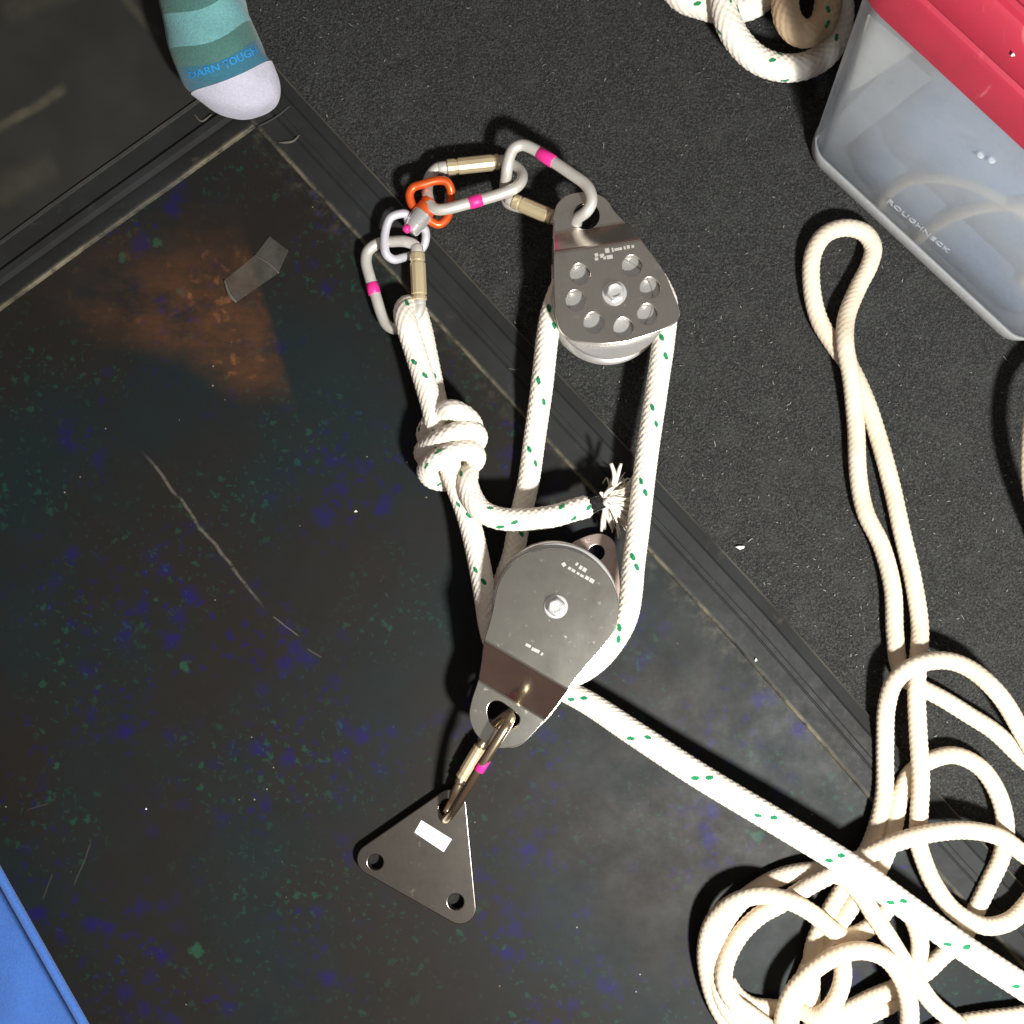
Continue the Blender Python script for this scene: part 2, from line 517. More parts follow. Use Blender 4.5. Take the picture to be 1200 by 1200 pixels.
def m_tape():
    n = NT('clear_sticky_tape'); v = n.oc(); lo = n.noise(v, 90, 3)
    n.set(base=(0.22, 0.205, 0.18), rough=0.3, spec=0.6, normal=n.bump(n.noise(v, 120, 2), 0.2, 0.001))
    tr = n.t.nodes.new('ShaderNodeBsdfTransparent'); m1 = n.t.nodes.new('ShaderNodeMixShader')
    n.put(n.lin(lo, 0.3, 0.7, 0.06, 0.16), m1.inputs[0])
    n.t.links.new(tr.outputs[0], m1.inputs[1]); n.t.links.new(n.b.outputs[0], m1.inputs[2])
    n.t.links.new(m1.outputs[0], n.out.inputs[0])
    return n.m

def m_lid():
    n = NT('red_plastic'); v = n.oc(); lo = n.noise(v, 30, 4, 0.65); sc = n.noise(n.vmul(v, (6, 1, 1)), 60, 3)
    col = n.mix(n.ss(lo, 0.3, 0.75), (0.38, 0.026, 0.052), (0.33, 0.024, 0.047))
    col = n.mix(n.math('MULTIPLY', n.ss(sc, 0.62, 0.8), 0.35), col, (0.62, 0.25, 0.27))
    n.set(base=col, rough=n.lin(lo, 0.3, 0.7, 0.34, 0.5), spec=0.5, normal=n.bump(n.noise(v, 500, 2), 0.08, 0.0005))
    return n.m

M = dict(
    carpet=m_carpet(), pr=m_print(), rail=m_rail(), mat=m_mat(),
    rope=m_rope('white_braided_rope', (0.88, 0.83, 0.74), (0.80, 0.73, 0.62)),
    shaderope=m_rope('shade_tinted_rope', (0.62, 0.47, 0.30), (0.50, 0.36, 0.22)),  # white rope again, with warm shade put into its base colour
    cord=m_cord(),
    steel=m_steel('brushed_steel_plate', (0.74, 0.685, 0.62), 0.20, ang=0.5),
    steel2=m_steel('satin_steel_plate', (0.66, 0.63, 0.565), 0.17, ang=-0.9),
    pinksteel=m_steel('brown_tinted_steel', (0.60, 0.47, 0.42), 0.25),
    darksteel=m_steel('dark_steel_plate', (0.20, 0.178, 0.158), 0.26, ang=0.7),
    sheave=m_steel('turned_aluminium', (0.74, 0.73, 0.71), 0.24, metal=0.78),
    silver=m_steel('silver_anodised_wire', (0.66, 0.64, 0.59), 0.42, metal=0.35),
    silverwhite=m_steel('pale_matt_silver', (0.74, 0.73, 0.80), 0.40, metal=0.4),
    gold=m_steel('brass_plated_sleeve', (0.80, 0.67, 0.42), 0.32, metal=0.55),
    bronze=m_steel('bronze_plated_wire', (0.78, 0.66, 0.45), 0.25),
    bolt=m_steel('polished_bolt', (0.88, 0.88, 0.87), 0.22, metal=0.7),
    orange=m_plain('orange_anodised', (0.80, 0.115, 0.02), 0.32, 0.6, 0.35, 300, 0.03),
    pink=m_plain('hot_pink_tape', (0.86, 0.03, 0.30), 0.45, 0.5, 0, 300, 0.08),
    white=m_plain('white_label_paper', (0.85, 0.85, 0.84), 0.55),
    ink=m_plain('grey_print_dot', (0.45, 0.45, 0.45), 0.6),
    etch=m_plain('pale_etched_mark', (0.42, 0.40, 0.37), 0.5),
    btape=m_plain('black_glossy_tape', (0.012, 0.012, 0.014), 0.16, 0.9, 0, 350, 0.5),
    fibre=m_plain('loose_white_fibre', (0.80, 0.75, 0.66), 0.8, 0.2),
    teal=m_knit('pale_teal_knit', (0.155, 0.37, 0.385)), green=m_knit('sage_green_knit', (0.072, 0.175, 0.155)),
    blue=m_knit('steel_blue_knit', (0.042, 0.155, 0.225)), toe=m_knit('pale_lilac_knit', (0.50, 0.50, 0.60), 0.88),
    sockink=m_plain('bright_blue_yarn', (0.03, 0.25, 0.60), 0.9, 0.1),
    bin=m_bin(), lid=m_lid(), tape=m_tape(),
    cloth=m_plain('pale_blue_cloth', (0.26, 0.36, 0.52), 0.9, 0.1, 0, 200, 0.3),
    paper=m_plain('cream_card', (0.72, 0.68, 0.58), 0.8, 0.2),
    bag=m_knit('bright_blue_fabric', (0.055, 0.145, 0.45), 0.86),
    crumb=m_plain('white_crumb', (0.85, 0.84, 0.80), 0.8),
    lint=m_plain('grey_lint', (0.24, 0.235, 0.22), 0.9, 0.1),
    pile=m_plain('charcoal_pile', (0.062, 0.063, 0.061), 0.95, 0.1),
    rim=m_plain('milky_base_plastic', (0.46, 0.475, 0.485), 0.45), sleeve=m_plain('grey_sleeve_plastic', (0.42, 0.44, 0.46), 0.4),
    matline=m_plain('relief_letter_plastic', (0.80, 0.84, 0.88), 0.4),
)

# ------------------------------------------------------------------ ground: carpet, panel, mat
ZC = -0.003
o = link('carpet', mesh('carpet', [(-1.2, -1.2, ZC), (1.2, -1.2, ZC), (1.2, 1.2, ZC), (-1.2, 1.2, ZC)], [(0, 1, 2, 3)]), M['carpet'])
tag(o, kind='structure')

def off_line(px, py):      # carpet side of the frame's outer edge?
    return (px - 761) * 0.733 - (py - 647) * 0.68 > 68

# felt pile and lint: real fibres standing out of the carpet
V = []; F = []
cnt = 0
while cnt < 34000:
    px = rng.uniform(290, 1260); py = rng.uniform(-60, 900)
    if not off_line(px, py): continue
    c = P(px, py, ZC); a = rng.uniform(0, 2 * PI); L = rng.uniform(0.0008, 0.0024); w = rng.uniform(0.00009, 0.0002)
    d = Vector((math.cos(a), math.sin(a), 0)); s = Vector((-d.y, d.x, 0)) * w
    h = rng.uniform(0.0002, 0.0011); k = len(V)
    m = c + d * L * 0.5 + Vector((rng.normal() * 0.0003, rng.normal() * 0.0003, h))
    e = c + d * L + Vector((0, 0, rng.uniform(0.0001, h)))
    V += [c - s + Vector((0, 0, 0.0001)), c + s + Vector((0, 0, 0.0001)), m + s, m - s, e]
    F += [(k, k + 1, k + 2, k + 3), (k + 3, k + 2, k + 4)]
    cnt += 1
o = link('carpet_fibres', mesh('carpet_fibres', V, F), M['pile'], smooth=False); tag(o, kind='stuff')
V = []; F = []
cnt = 0
while cnt < 620:
    px = rng.uniform(290, 1230); py = rng.uniform(-30, 900)
    if not off_line(px, py): continue
    if rng.random() > 0.35 + 0.65 * math.exp(-((px - 900) ** 2 + (py - 640) ** 2) / 200 ** 2): continue
    c = P(px, py, ZC + 0.0009); a = rng.uniform(0, 2 * PI); L = rng.uniform(0.0005, 0.0024) * (1.5 if rng.random() < .1 else .8); w = rng.uniform(0.0001, 0.00032)
    p = c; k = len(V)
    for q in range(4):
        d = Vector((math.cos(a), math.sin(a), 0)); s = Vector((-d.y, d.x, 0)) * w * (1 - abs(q - 1.5) / 3)
        zz = Vector((0, 0, 0.0003 * math.sin(q)))
        V += [p - s + zz, p + s + zz]
        p = p + d * L / 3; a += rng.normal() * 0.5
    F += [(k + 2 * q, k + 2 * q + 1, k + 2 * q + 3, k + 2 * q + 2) for q in range(3)]
    cnt += 1
o = link('lint', mesh('lint', V, F), M['lint'], smooth=False); tag(o, kind='stuff')

# framed panel
panel = empty('framed_panel', P(300, 700), 'large dark speckled space print panel in a ridged black plastic frame under the hardware', 'framed print')
A1 = P(300, 150); 
prpts = [P(298, 147), P(1262, 1188), P(1262, 1500), P(-300, 1500), P(-300, 582)]
bmp = mesh('print_sheet', [(p.x, p.y, 0.0) for p in prpts] + [(p.x, p.y, -0.0025) for p in prpts],
           [(4, 3, 2, 1, 0)] + [(i, (i + 1) % 5, 5 + (i + 1) % 5, 5 + i) for i in range(5)])
bm = bmesh.new(); bm.from_mesh(bmp); bmesh.ops.recalc_face_normals(bm, faces=bm.faces); bm.to_mesh(bmp); bm.free()
link('print_sheet', bmp, M['pr'], panel, smooth=False)

def rail(name, path, perp, prof, label=None):
    pts = [P(x, y, 0.001) for x, y in path]
    perp = Vector(perp)
    V = []; F = []; UV = []
    n = len(prof)
    cum = 0; last = None
    for p in pts:
        cum += (p - last).length if last else 0; last = p
        for (u, z) in prof:
            V.append((p.x + perp.x * u, p.y + perp.y * u, z)); UV.append((u, cum))
    for i in range(len(pts) - 1):
        for j in range(n - 1):
            F.append((i * n + j, i * n + j + 1, (i + 1) * n + j + 1, (i + 1) * n + j))
    F.append(tuple(range(n))); F.append(tuple((len(pts) - 1) * n + j for j in range(n - 1, -1, -1)))
    me = mesh(name, V, F)
    bm = bmesh.new(); bm.from_mesh(me); bmesh.ops.recalc_face_normals(bm, faces=bm.faces); bm.to_mesh(me); bm.free()
    ul = me.uv_layers.new(name='UVMap')
    for l in me.loops:
        ul.data[l.index].uv = UV[l.vertex_index]
    sharp(me, 20)
    return link(name, me, M['rail'], panel, smooth=False)

profR = [(-0.0004, -0.0028), (0, 0.0003), (0.0005, 0.0016), (0.0013, 0.0021), (0.0112, 0.0024), (0.0117, 0.0019), (0.0121, 0.0019), (0.0126, 0.0026),
         (0.0150, 0.0030), (0.0154, 0.0028), (0.0158, 0.0030), (0.0222, 0.0031), (0.0228, 0.0026), (0.0236, 0.0020), (0.0292, 0.0009), (0.0300, 0.0002), (0.0302, -0.0028)]
pathR = [(262, 107), (300, 150), (420, 280), (530, 399), (640, 518), (761, 648), (860, 755), (943, 850), (1015, 933), (1100, 1027), (1200, 1135), (1260, 1200)]
rail('frame_rail', pathR, (0.733, 0.680), profR)
profL = [(-0.0004, -0.0028), (0, 0.0004), (0.0005, 0.0018), (0.0012, 0.0022), (0.0085, 0.0016), (0.0105, 0.0009), (0.0115, 0.0022), (0.0125, 0.0034), (0.0160, 0.0036),
         (0.0172, 0.0026), (0.0180, 0.0018), (0.0278, 0.0016), (0.0288, 0.0022), (0.0296, 0.0022), (0.0302, 0.0010), (0.0304, -0.0028)]
pathL = [(-80, 422), (0, 364), (100, 291), (200, 220), (299, 149)]
rail('frame_rail', pathL, (-0.583, 0.813), profL)
# corner seam pieces
link('corner_seam', tube('corner_seam', [(301, 149, .0024), (322, 138, .0028), (341, 123, .0028)], 0.0006, 8, 0.002), M['mat'], panel)
link('scuff_mark', tube('scuff_mark', [(326, 167, .0026, .3), (334, 167, .0027), (344, 165, .0030), (351, 158, .0031, .5)], 0.0007, 6, 0.001), m_plain('pale_scuff', (0.10, 0.092, 0.075), 0.8), panel)
link('scuff_mark', tube('scuff_mark', [(227, 133, .0018, .4), (236, 142, .0022), (248, 134, .0030, .6)], 0.0006, 6, 0.001), bpy.data.materials['pale_scuff'], panel)
link('scuff_mark', tube('scuff_mark', [(595, 431.5, .0024, .3), (604, 433, .0026), (615, 432, .0026, .3)], 0.0005, 6, 0.001), bpy.data.materials['pale_scuff'], panel)

# scuffed rubber mat beyond the left rail
mp = [P(-300, 556), P(0, 283), P(245, 108), P(262, 80), P(235, 20), P(190, -60), P(180, -200), P(-300, -200)]
n_ = len(mp)
me = mesh('rubber_mat', [(p.x, p.y, 0.0005) for p in mp] + [(p.x, p.y, ZC) for p in mp], [tuple(range(n_ - 1, -1, -1))] + [(i, (i + 1) % n_, n_ + (i + 1) % n_, n_ + i) for i in range(n_)])
bm = bmesh.new(); bm.from_mesh(me); bmesh.ops.recalc_face_normals(bm, faces=bm.faces); bm.to_mesh(me); bm.free()
tag(link('rubber_mat', me, M['mat'], smooth=False), 'scuffed plain black rubber mat with dusty streaks beside the striped sock', 'mat')

# clear tape on the print
tp = [(263, 328), (300, 296), (316, 277), (338, 294), (325, 321), (277, 354)]
z0 = 0.0006
tape = empty('tape_strip', P(300, 315), 'crumpled strip of clear tape stuck on the dark print', 'tape')
a = [P(x, y, z0) for x, y in [(263, 328), (299, 299), (326, 320), (277, 354)]]
b = [P(299, 299, z0 + .0002), P(316, 277, 0.0022), P(338, 294, 0.0026), P(326, 320, z0 + .0002)]
def slab(name, top, th):
    n = len(top)
    V = [tuple(p) for p in top] + [(p.x, p.y, p.z - th) for p in top]
    me = mesh(name, V, [tuple(range(n)), tuple(range(2 * n - 1, n - 1, -1))] + [(i, n + i, n + (i + 1) % n, (i + 1) % n) for i in range(n)])
    bm = bmesh.new(); bm.from_mesh(me); bmesh.ops.recalc_face_normals(bm, faces=bm.faces); bm.to_mesh(me); bm.free()
    return me
link('stuck_length', slab('stuck_length', a, 0.0002), M['tape'], tape, smooth=False)
link('lifted_end', slab('lifted_end', b, 0.0002), M['tape'], tape, smooth=False)
link('torn_edge', tube('torn_edge', [(263, 328, .0008, .5), (267, 340, .001), (271, 348, .001, 1.2), (277, 354, .0008, .6)], 0.0009, 6, 0.001), bpy.data.materials['pale_scuff'], tape)
link('crease', tube('crease', [(299, 299, .001, .5), (314, 308, .0011), (327, 320, .0011, 1.2)], 0.0004, 6, 0.001), bpy.data.materials['pale_scuff'], tape)

# ------------------------------------------------------------------ plastic bin with red lid
du = Vector((0.733, -0.680, 0)); dv = Vector((0.680, 0.733, 0))
O = P(940, 177, 0); O.z = 0
def rrect(u0, u1, v0, v1, r, z, n=8):
    pts = []
    for (cu, cv, a0) in ((u1 - r, v0 + r, -90), (u1 - r, v1 - r, 0), (u0 + r, v1 - r, 90), (u0 + r, v0 + r, 180)):
        for k in range(n + 1):
            a = math.radians(a0 + 90 * k / n)
            pts.append(O + du * (cu + r * math.cos(a)) + dv * (cv + r * math.sin(a)) + Vector((0, 0, z)))
    return pts
def loft(name, rings, cap0=True, cap1=False):
    n = len(rings[0]); V = [p for r in rings for p in r]; F = []
    for i in range(len(rings) - 1):
        for k in range(n):
            F.append((i * n + k, i * n + (k + 1) % n, (i + 1) * n + (k + 1) % n, (i + 1) * n + k))
    if cap0: F.append(tuple(range(n - 1, -1, -1)))
    if cap1: F.append(tuple((len(rings) - 1) * n + k for k in range(n)))
    return mesh(name, V, F)
BU, BV, BH, FU, FL = 0.157, 0.25, 0.172, 0.026, 0.014
ZL = 0.165
vl = (P(1100, 83, ZL) - O).dot(dv); ul = (P(1000, -8, ZL) - O).dot(du) - 0.012
FL = -vl * BH / ZL - 0.0035
print('bin', vl, ul, FL)
def binring(z, ins=0.0):
    f = FL * (z + 0.003) / BH; g = FU * (z + 0.003) / BH
    return rrect(-g + ins, BU + g - ins, -f + ins, BV + f - ins, max(0.014 + f * 0.5 - ins, 0.004), z)
zb = ZC + 0.0005
bx = empty('storage_bin', O + du * 0.08 + dv * 0.12, 'cloudy translucent plastic storage box with a red lid on the carpet', 'storage box')
rings = [binring(zb, 0.006), binring(zb + 0.0012, 0.0025), binring(zb + 0.0045, 0.0), binring(0.08), binring(BH), binring(BH, 0.0022), binring(0.08, 0.0022), binring(zb + 0.008, 0.0022), binring(zb + 0.004, 0.004), binring(zb + 0.003, 0.008)]
me = loft('bin_body', rings, True, True); sharp(me, 50)
link('bin_body', me, M['bin'], bx, smooth=False)
# lid: skirt found from the photographed edge
lu1 = BU - ul
def lidring(z, ins): return rrect(ul + ins, lu1 - ins, vl + ins, BV - vl - ins, max(0.026 - ins, 0.006), z, 8)
lr = [lidring(ZL + 0.0000, 0.002), lidring(ZL + 0.0000, 0.0), lidring(ZL + 0.0195, 0.0012), lidring(ZL + 0.0215, 0.0024), lidring(ZL + 0.0220, 0.0042), lidring(ZL + 0.0205, 0.0058), lidring(ZL + 0.0195, 0.020), lidring(ZL + 0.0205, 0.0225), lidring(ZL + 0.0230, 0.0235), lidring(ZL + 0.0235, 0.0255), lidring(ZL + 0.0215, 0.0275), lidring(ZL + 0.0210, 0.04)]
me = loft('lid', lr, False, True); sharp(me, 40)
link('lid', me, M['lid'], bx, smooth=False)
# the front wall as a plane, for what touches it
def onwall(px, py, inset=0.0):
    w0 = O + dv * 0.0; 
    nrm = (-dv * BH - Vector((0, 0, FL))).normalized()   # outward-ish normal
    base = O - nrm * inset + Vector((0, 0, 0)) 
    base.z += 0.0
    o_ = Vector((0, 0, D)); d_ = P(px, py, 0) - o_
    base2 = O + Vector((0, 0, -0.003)) - nrm * inset
    t = (base2 - o_).dot(nrm) / d_.dot(nrm)
    return o_ + d_ * t
def text_mesh(name, body, size, origin, xdir, ydir, extrude=0.0002, space=1.0):
    cu = bpy.data.curves.new(name, 'FONT'); cu.body = body; cu.size = size; cu.extrude = extrude; cu.space_character = space; cu.offset = 0.018 * size
    cu.resolution_u = 2
    ob = bpy.data.objects.new(name, cu); COL.objects.link(ob)
    me = bpy.data.meshes.new_from_object(ob.evaluated_get(bpy.context.evaluated_depsgraph_get()))
    bpy.data.objects.remove(ob); bpy.data.curves.remove(cu)
    xdir = Vector(xdir).normalized(); zd = xdir.cross(Vector(ydir)).normalized(); yd = zd.cross(xdir)
    mw = Matrix((xdir, yd, zd)).transposed().to_4x4(); mw.translation = Vector(origin)
    me.transform(mw)
    return me
t0 = onwall(1039, 236, -0.0004); t1 = onwall(1111, 297, -0.0004); tu = onwall(1046, 230, -0.0004)
w = (t1 - t0).length
me = text_mesh('raised_lettering', 'ROUGHNECK', w / 6.1, t0, t1 - t0, tu - t0, 0.0002)
xs = [(v.co - t0).dot((t1 - t0).normalized()) for v in me.vertices]
sc = w / max(xs)
dxn = (t1 - t0).normalized()
for v in me.vertices:
    q = (v.co - t0).dot(dxn); v.co = v.co + dxn * (q * (sc - 1))
link('raised_lettering', me, M['bin'], bx, smooth=False)
# moulded ribs and dimples on the wall
for (a, b) in (((1150, 181), (1152, 184)), ((1163, 187), (1165, 190))):
    p = onwall(*a, -0.0003); q = onwall(*b, -0.0003)
    link('wall_dimple', lathe('wall_dimple', (p.x, p.y), [(0.0018, p.z - .0008), (0.0017, p.z), (0.001, p.z + .0003)], 12), M['bin'], bx)
# contents
rr_ = [binring(zb + 0.0002, 0.004), binring(zb + 0.0008, 0.001), binring(zb + 0.004, -0.0006), binring(zb + 0.0125, -0.0006), binring(zb + 0.0140, -0.0001), binring(zb + 0.0140, 0.0008)]
me = loft('base_rim', rr_, False, False); sharp(me, 50)
link('base_rim', me, M['rim'], bx, smooth=False)
sl = [onwall(*q) for q in ((957, 160, .006), (1058, 62, .012), (1092, 92, .012), (968, 188, .006))]
o = link('plastic_sleeve', slab('plastic_sleeve', sl, 0.0008), M['sleeve'], smooth=False)
tag(o, 'grey plastic sleeve slanting up the left end inside the translucent box', 'sleeve')
cl = empty('folded_cloth', O + du * 0.08 + dv * 0.1, 'pale blue folded cloth inside the translucent storage box', 'cloth')
def clring(z, ins, wob=0):
    f = FL * (z + 0.003) / BH; r = rrect(0.016 - f * .3 + ins, BU + f - 0.005 - ins, 0.006 - f + ins, 0.2, 0.02, z, 8)
    return [p + Vector((0, 0, 0.004 * math.sin(40 * p.x + 31 * p.y))) if z > 0.1 else p for p in r]
me = loft('cloth_fold', [clring(0.004, 0.002), clring(0.03, 0.0), clring(0.054, 0.001)], True, True)
link('lower_fold', me, M['cloth'], cl)
me = loft('cloth_fold', [clring(0.055, 0.002), clring(0.09, 0.0), clring(0.134, 0.002), clring(0.140, 0.012)], True, True)
link('upper_fold', me, M['cloth'], cl)
cp = [onwall(x, y, 0.0065) for x, y in ((1020, 262), (1030, 243), (1053, 217), (1088, 207), (1130, 212), (1165, 227), (1215, 260), (1225, 300), (1200, 330))]
o = link('stored_cord', tube('stored_cord', [tuple(p) for p in cp], 0.0030, 12, 0.002, world_pts=True), M['cord'])
tag(o, 'pale cord arch pressed against the inside of the translucent box, above the lettering', 'cord')
cp = [onwall(x, y, 0.0065) for x, y in ((1070, 284), (1081, 276), (1105, 259), (1130, 248), (1165, 240), (1215, 236))]
o = link('stored_cord', tube('stored_cord', [tuple(p) for p in cp], 0.0032, 12, 0.002, world_pts=True), M['cord'])
tag(o, 'pale cord slanting across the end of the lettering inside the translucent box', 'cord')
cd = [onwall(*q) for q in ((996, 106, .004), (1018, 16, .004), (1070, 60, .004), (1010, 100, .004))]
o = link('cream_card', slab('cream_card', cd, 0.0012), M['paper'], smooth=False)
tag(o, 'cream card just under the red lid at the left end inside the translucent box', 'card')

# ------------------------------------------------------------------ sock
sock = empty('striped_sock', P(260, 60), 'teal and green striped sock with a pale lilac toe resting on the frame corner', 'sock')
st = [((150, -190), (230, -225), .062), ((172, -95), (256, -128), .060), ((184, -38), (266, -70), .056), ((190, 0), (277, -28), .053), ((195, 32), (288, -2), .049), ((199, 48), (292, 14), .047), ((203, 65), (298, 31), .045), ((210, 90), (308, 55), .040),
      ((218, 104), (314, 67), .036), ((230, 116), (321, 79), .032), ((246, 129), (328, 95), .027), ((262, 137), (330, 110), .022), ((272, 140), (328, 122), .018), ((282, 141), (320, 130), .013), ((292, 141), (309, 136), .008)]
def sock_ring(i, grow=0.0, n=28):
    (l, r, h) = st[i]
    L = P(l[0], l[1], h * 0.4); R = P(r[0], r[1], h * 0.4)
    c = (L + R) / 2; u = (R - L) / 2; w = u.length + grow; u = u.normalized()
    fwd = Vector((u.y, -u.x, 0))
    if fwd.y > 0: fwd = -fwd
    out = []
    for k in range(n):
        a = 2 * PI * k / n; ca, sa = math.cos(a), math.sin(a)
        x = math.copysign(abs(ca) ** 0.8, ca); zz = math.copysign(abs(sa) ** 0.85, sa)
        bow = fwd * (0.0012 * (1 - x * x)) if i < 11 else fwd * 0.0
        wr = 0.0010 * math.sin(5 * a + i * 2.1) * (1 if i < 10 else .5)
        q = (c + u * x * (w + wr) + bow).xy.to_3d() + Vector((0, 0, 0.003 + h / 2 + zz * (h / 2 + grow + wr)))
        q += Vector((0.26, -0.42, 0)) * (q.z - 0.4 * h) * (1 - 0.55 * x * x) * (0.9 if i < 9 else 0.55)   # the instep leans towards the toes
        out.append(q)
    return out
n = 28
R = [sock_ring(i) for i in range(10)]
# refine rings by interpolation for smooth knit
V = [p for r in R for p in r]; F = []; mi = []
slot = {0: 0, 1: 1, 2: 2, 3: 0, 4: 0, 5: 0, 6: 1, 7: 2, 8: 2, 9: 3}
mats = [M['teal'], M['green'], M['blue'], M['blue']]
for i in range(9):
    for k in range(n):
        F.append((i * n + k, i * n + (k + 1) % n, (i + 1) * n + (k + 1) % n, (i + 1) * n + k))
        mi.append({0: 2, 1: 0, 2: 2, 3: 1, 4: 0, 5: 0, 6: 1, 7: 2, 8: 2, 9: 2}[i])
F.append(tuple(range(n))); mi.append(2)
me = mesh('sock_foot', V, F)
bm = bmesh.new(); bm.from_mesh(me); bmesh.ops.recalc_face_normals(bm, faces=bm.faces); bm.to_mesh(me); bm.free()
so = link('sock_foot', me, mats, sock)
me.polygons.foreach_set('material_index', mi)
md = so.modifiers.new('sub', 'SUBSURF'); md.levels = 2; md.render_levels = 2
R = [sock_ring(9, 0.0004)] + [sock_ring(i, 0.0005) for i in range(10, 15)]
me = loft('toe_cap', R, False, True)
bm = bmesh.new(); bm.from_mesh(me); bmesh.ops.recalc_face_normals(bm, faces=bm.faces); bm.to_mesh(me); bm.free()
tc = link('toe_cap', me, M['toe'], sock)
md = tc.modifiers.new('sub', 'SUBSURF'); md.levels = 2; md.render_levels = 2
me.polygons[-1].use_smooth = True
SOCK = so

# ------------------------------------------------------------------ blue bag corner
bag = empty('blue_bag', P(30, 1150), 'bright blue fabric bag with a rolled hem at its edge', 'bag')
HZ = 0.027
hem = [(-70, 905), (-30, 972), (0, 1026), (50, 1115), (98, 1200), (130, 1256), (165, 1318)]
inw = Vector((-0.87, -0.49, 0))
link('rolled_hem', tube('rolled_hem', [(x, y, HZ + 0.0006 * math.sin(i * 2.3)) for i, (x, y) in enumerate(hem)], 0.0023, 16, 0.002), M['bag'], bag)
ends = P(-70, 905, HZ), P(165, 1318, HZ)
hw = [P(x, y, HZ) for x, y in hem]
V = []; F = []
N1, N2 = 60, 60
hx = np.interp(np.linspace(0, 6, N1), range(7), [p.x for p in hw]); hy = np.interp(np.linspace(0, 6, N1), range(7), [p.y for p in hw])
for i in range(N1):
    f = i / (N1 - 1)
    for j in range(N2):
        g = j / (N2 - 1)
        dist = g * 0.10
        p = Vector((hx[i], hy[i], 0)) + inw * (dist + 0.014)
        z = 0.0020 + 0.006 * min(1, max(0, (dist - 0.008) / 0.04))
        z += (0.0012 * math.sin(f * 13 + g * 7) + 0.0008 * math.sin(f * 31 - g * 15) + 0.0005 * math.sin(f * 60 + g * 40)) * min(1, dist / 0.02)
        V.append((p.x, p.y, z))
for i in range(N1 - 1):
    for j in range(N2 - 1):
        F.append((i * N2 + j, i * N2 + j + 1, (i + 1) * N2 + j + 1, (i + 1) * N2 + j))
me = mesh('bag_panel', V, F); o = link('bag_panel', me, M['bag'], bag)
sm = o.modifiers.new('thick', 'SOLIDIFY'); sm.thickness = 0.0010; sm.offset = -1
V = []; F = []
for p in hw:
    q = p + inw * 0.018
    V += [(p.x, p.y, HZ - 0.001), (p.x + inw.x * .010, p.y + inw.y * .010, HZ * 0.45), (q.x, q.y, 0.0003)]
for i in range(len(hem) - 1):
    for k in (0, 1):
        F.append((3 * i + k, 3 * i + k + 1, 3 * i + k + 4, 3 * i + k + 3))
link('side_wall', mesh('side_wall', V, F), M['bag'], bag)

# ------------------------------------------------------------------ pulleys
def in_px(c, pts_px, z):
    return [(P(x, y, z).x, P(x, y, z).y) for x, y in pts_px]

def bolt(name, c, z, r, parent, h=0.006):
    me = lathe('washer', c, [(r * 1.25, z), (r * 1.25, z + 0.0007), (r * 1.18, z + 0.0011), (r * .7, z + .0012)], 32)
    sharp(me); link('washer', me, M['bolt'], parent, smooth=False)
    V = []; F = []
    pr = [(1.0, z + 0.0011), (1.0, z + h * .62), (0.86, z + h * 0.82), (0.72, z + h * .84)]
    me = lathe('axle_bolt', c, [(r * f, zz) for f, zz in pr] + [(r * 0.55, z + h * 0.62), (r * 0.5, z + h * 0.55)], 6)
    bm = bmesh.new(); bm.from_mesh(me)
    bmesh.ops.bevel(bm, geom=bm.edges[:], offset=r * 0.08, segments=2, affect='EDGES')
    bmesh.ops.rotate(bm, cent=Vector((c[0], c[1], 0)), matrix=Matrix.Rotation(0.35, 3, 'Z'), verts=bm.verts)
    bm.to_mesh(me); bm.free(); sharp(me, 50)
    link('axle_bolt', me, M['bolt'], parent, smooth=False)

def sheave(c, zc, half, rf, rg, parent):
    prof = [(0.004, zc - half), (rf - .0006, zc - half), (rf, zc - half + .0006), (rf, zc - half + .0022), (rf - .0012, zc - half + .0032)]
    for k in range(7):
        a = PI * (k + 0.5) / 7
        prof.append((rg + (rf - rg - 0.001) * (1 - math.sin(a)) ** 1.0, zc - (half - .0034) * math.cos(a)))
    prof += [(rf - .0012, zc + half - .0032), (rf, zc + half - .0022), (rf, zc + half - .0006), (rf - .0006, zc + half), (rf * .72, zc + half), (rf * .70, zc + half - .0006), (rf * .34, zc + half - .0006), (rf * .32, zc + half - .0004), (0.004, zc + half)]
    me = lathe('sheave', c, prof, 96); sharp(me, 40)
    return link('sheave', me, M['sheave'], parent, smooth=False)

def marks(parent, pts, z, rows):
    """pale stamped dashes: too worn to read"""
    ms = []
    for (x0, y0, x1, y1, w) in pts:
        a = P(x0, y0, z); b = P(x1, y1, z); d = (b - a).normalized(); s = Vector((-d.y, d.x, 0)) * w
        ms.append(slab('m', [a - s, b - s, b + s, a + s], 0.0002))
    return ms

# --- upper pulley
zt = 0.0405
pu = empty('rope_pulley', P(715, 354, 0), 'steel rescue pulley with seven round holes in its tapered cheek plate', 'pulley')
AX = P(721, 341, 0.046); AX = (AX.x, AX.y)
fdir_px = Vector((0.145, 0.99))
def zfold(px, py):
    s = (px - 690) * 0.145 + (py - 267) * 0.99   # 0 at upper fold line, 20 at lower
    return zt - 0.012 * (1 - min(1, max(0, s / 21.0)))
out_px = [(650, 250), (652, 241), (658, 233), (666, 228), (680, 225), (695, 226), (706, 230), (713, 236), (720, 247), (736, 263), (752, 281), (766, 300), (779, 320), (789, 343), (796, 362), (797, 369), (794, 376), (786, 382), (770, 389), (752, 395), (735, 400), (720, 402), (705, 403), (690, 402), (676, 400), (668, 397), (661, 392), (656, 385), (652, 372), (650, 355), (649, 330), (649, 300), (649, 272)]
outl = smooth_poly([P(x, y, zfold(x, y)) for x, y in out_px])
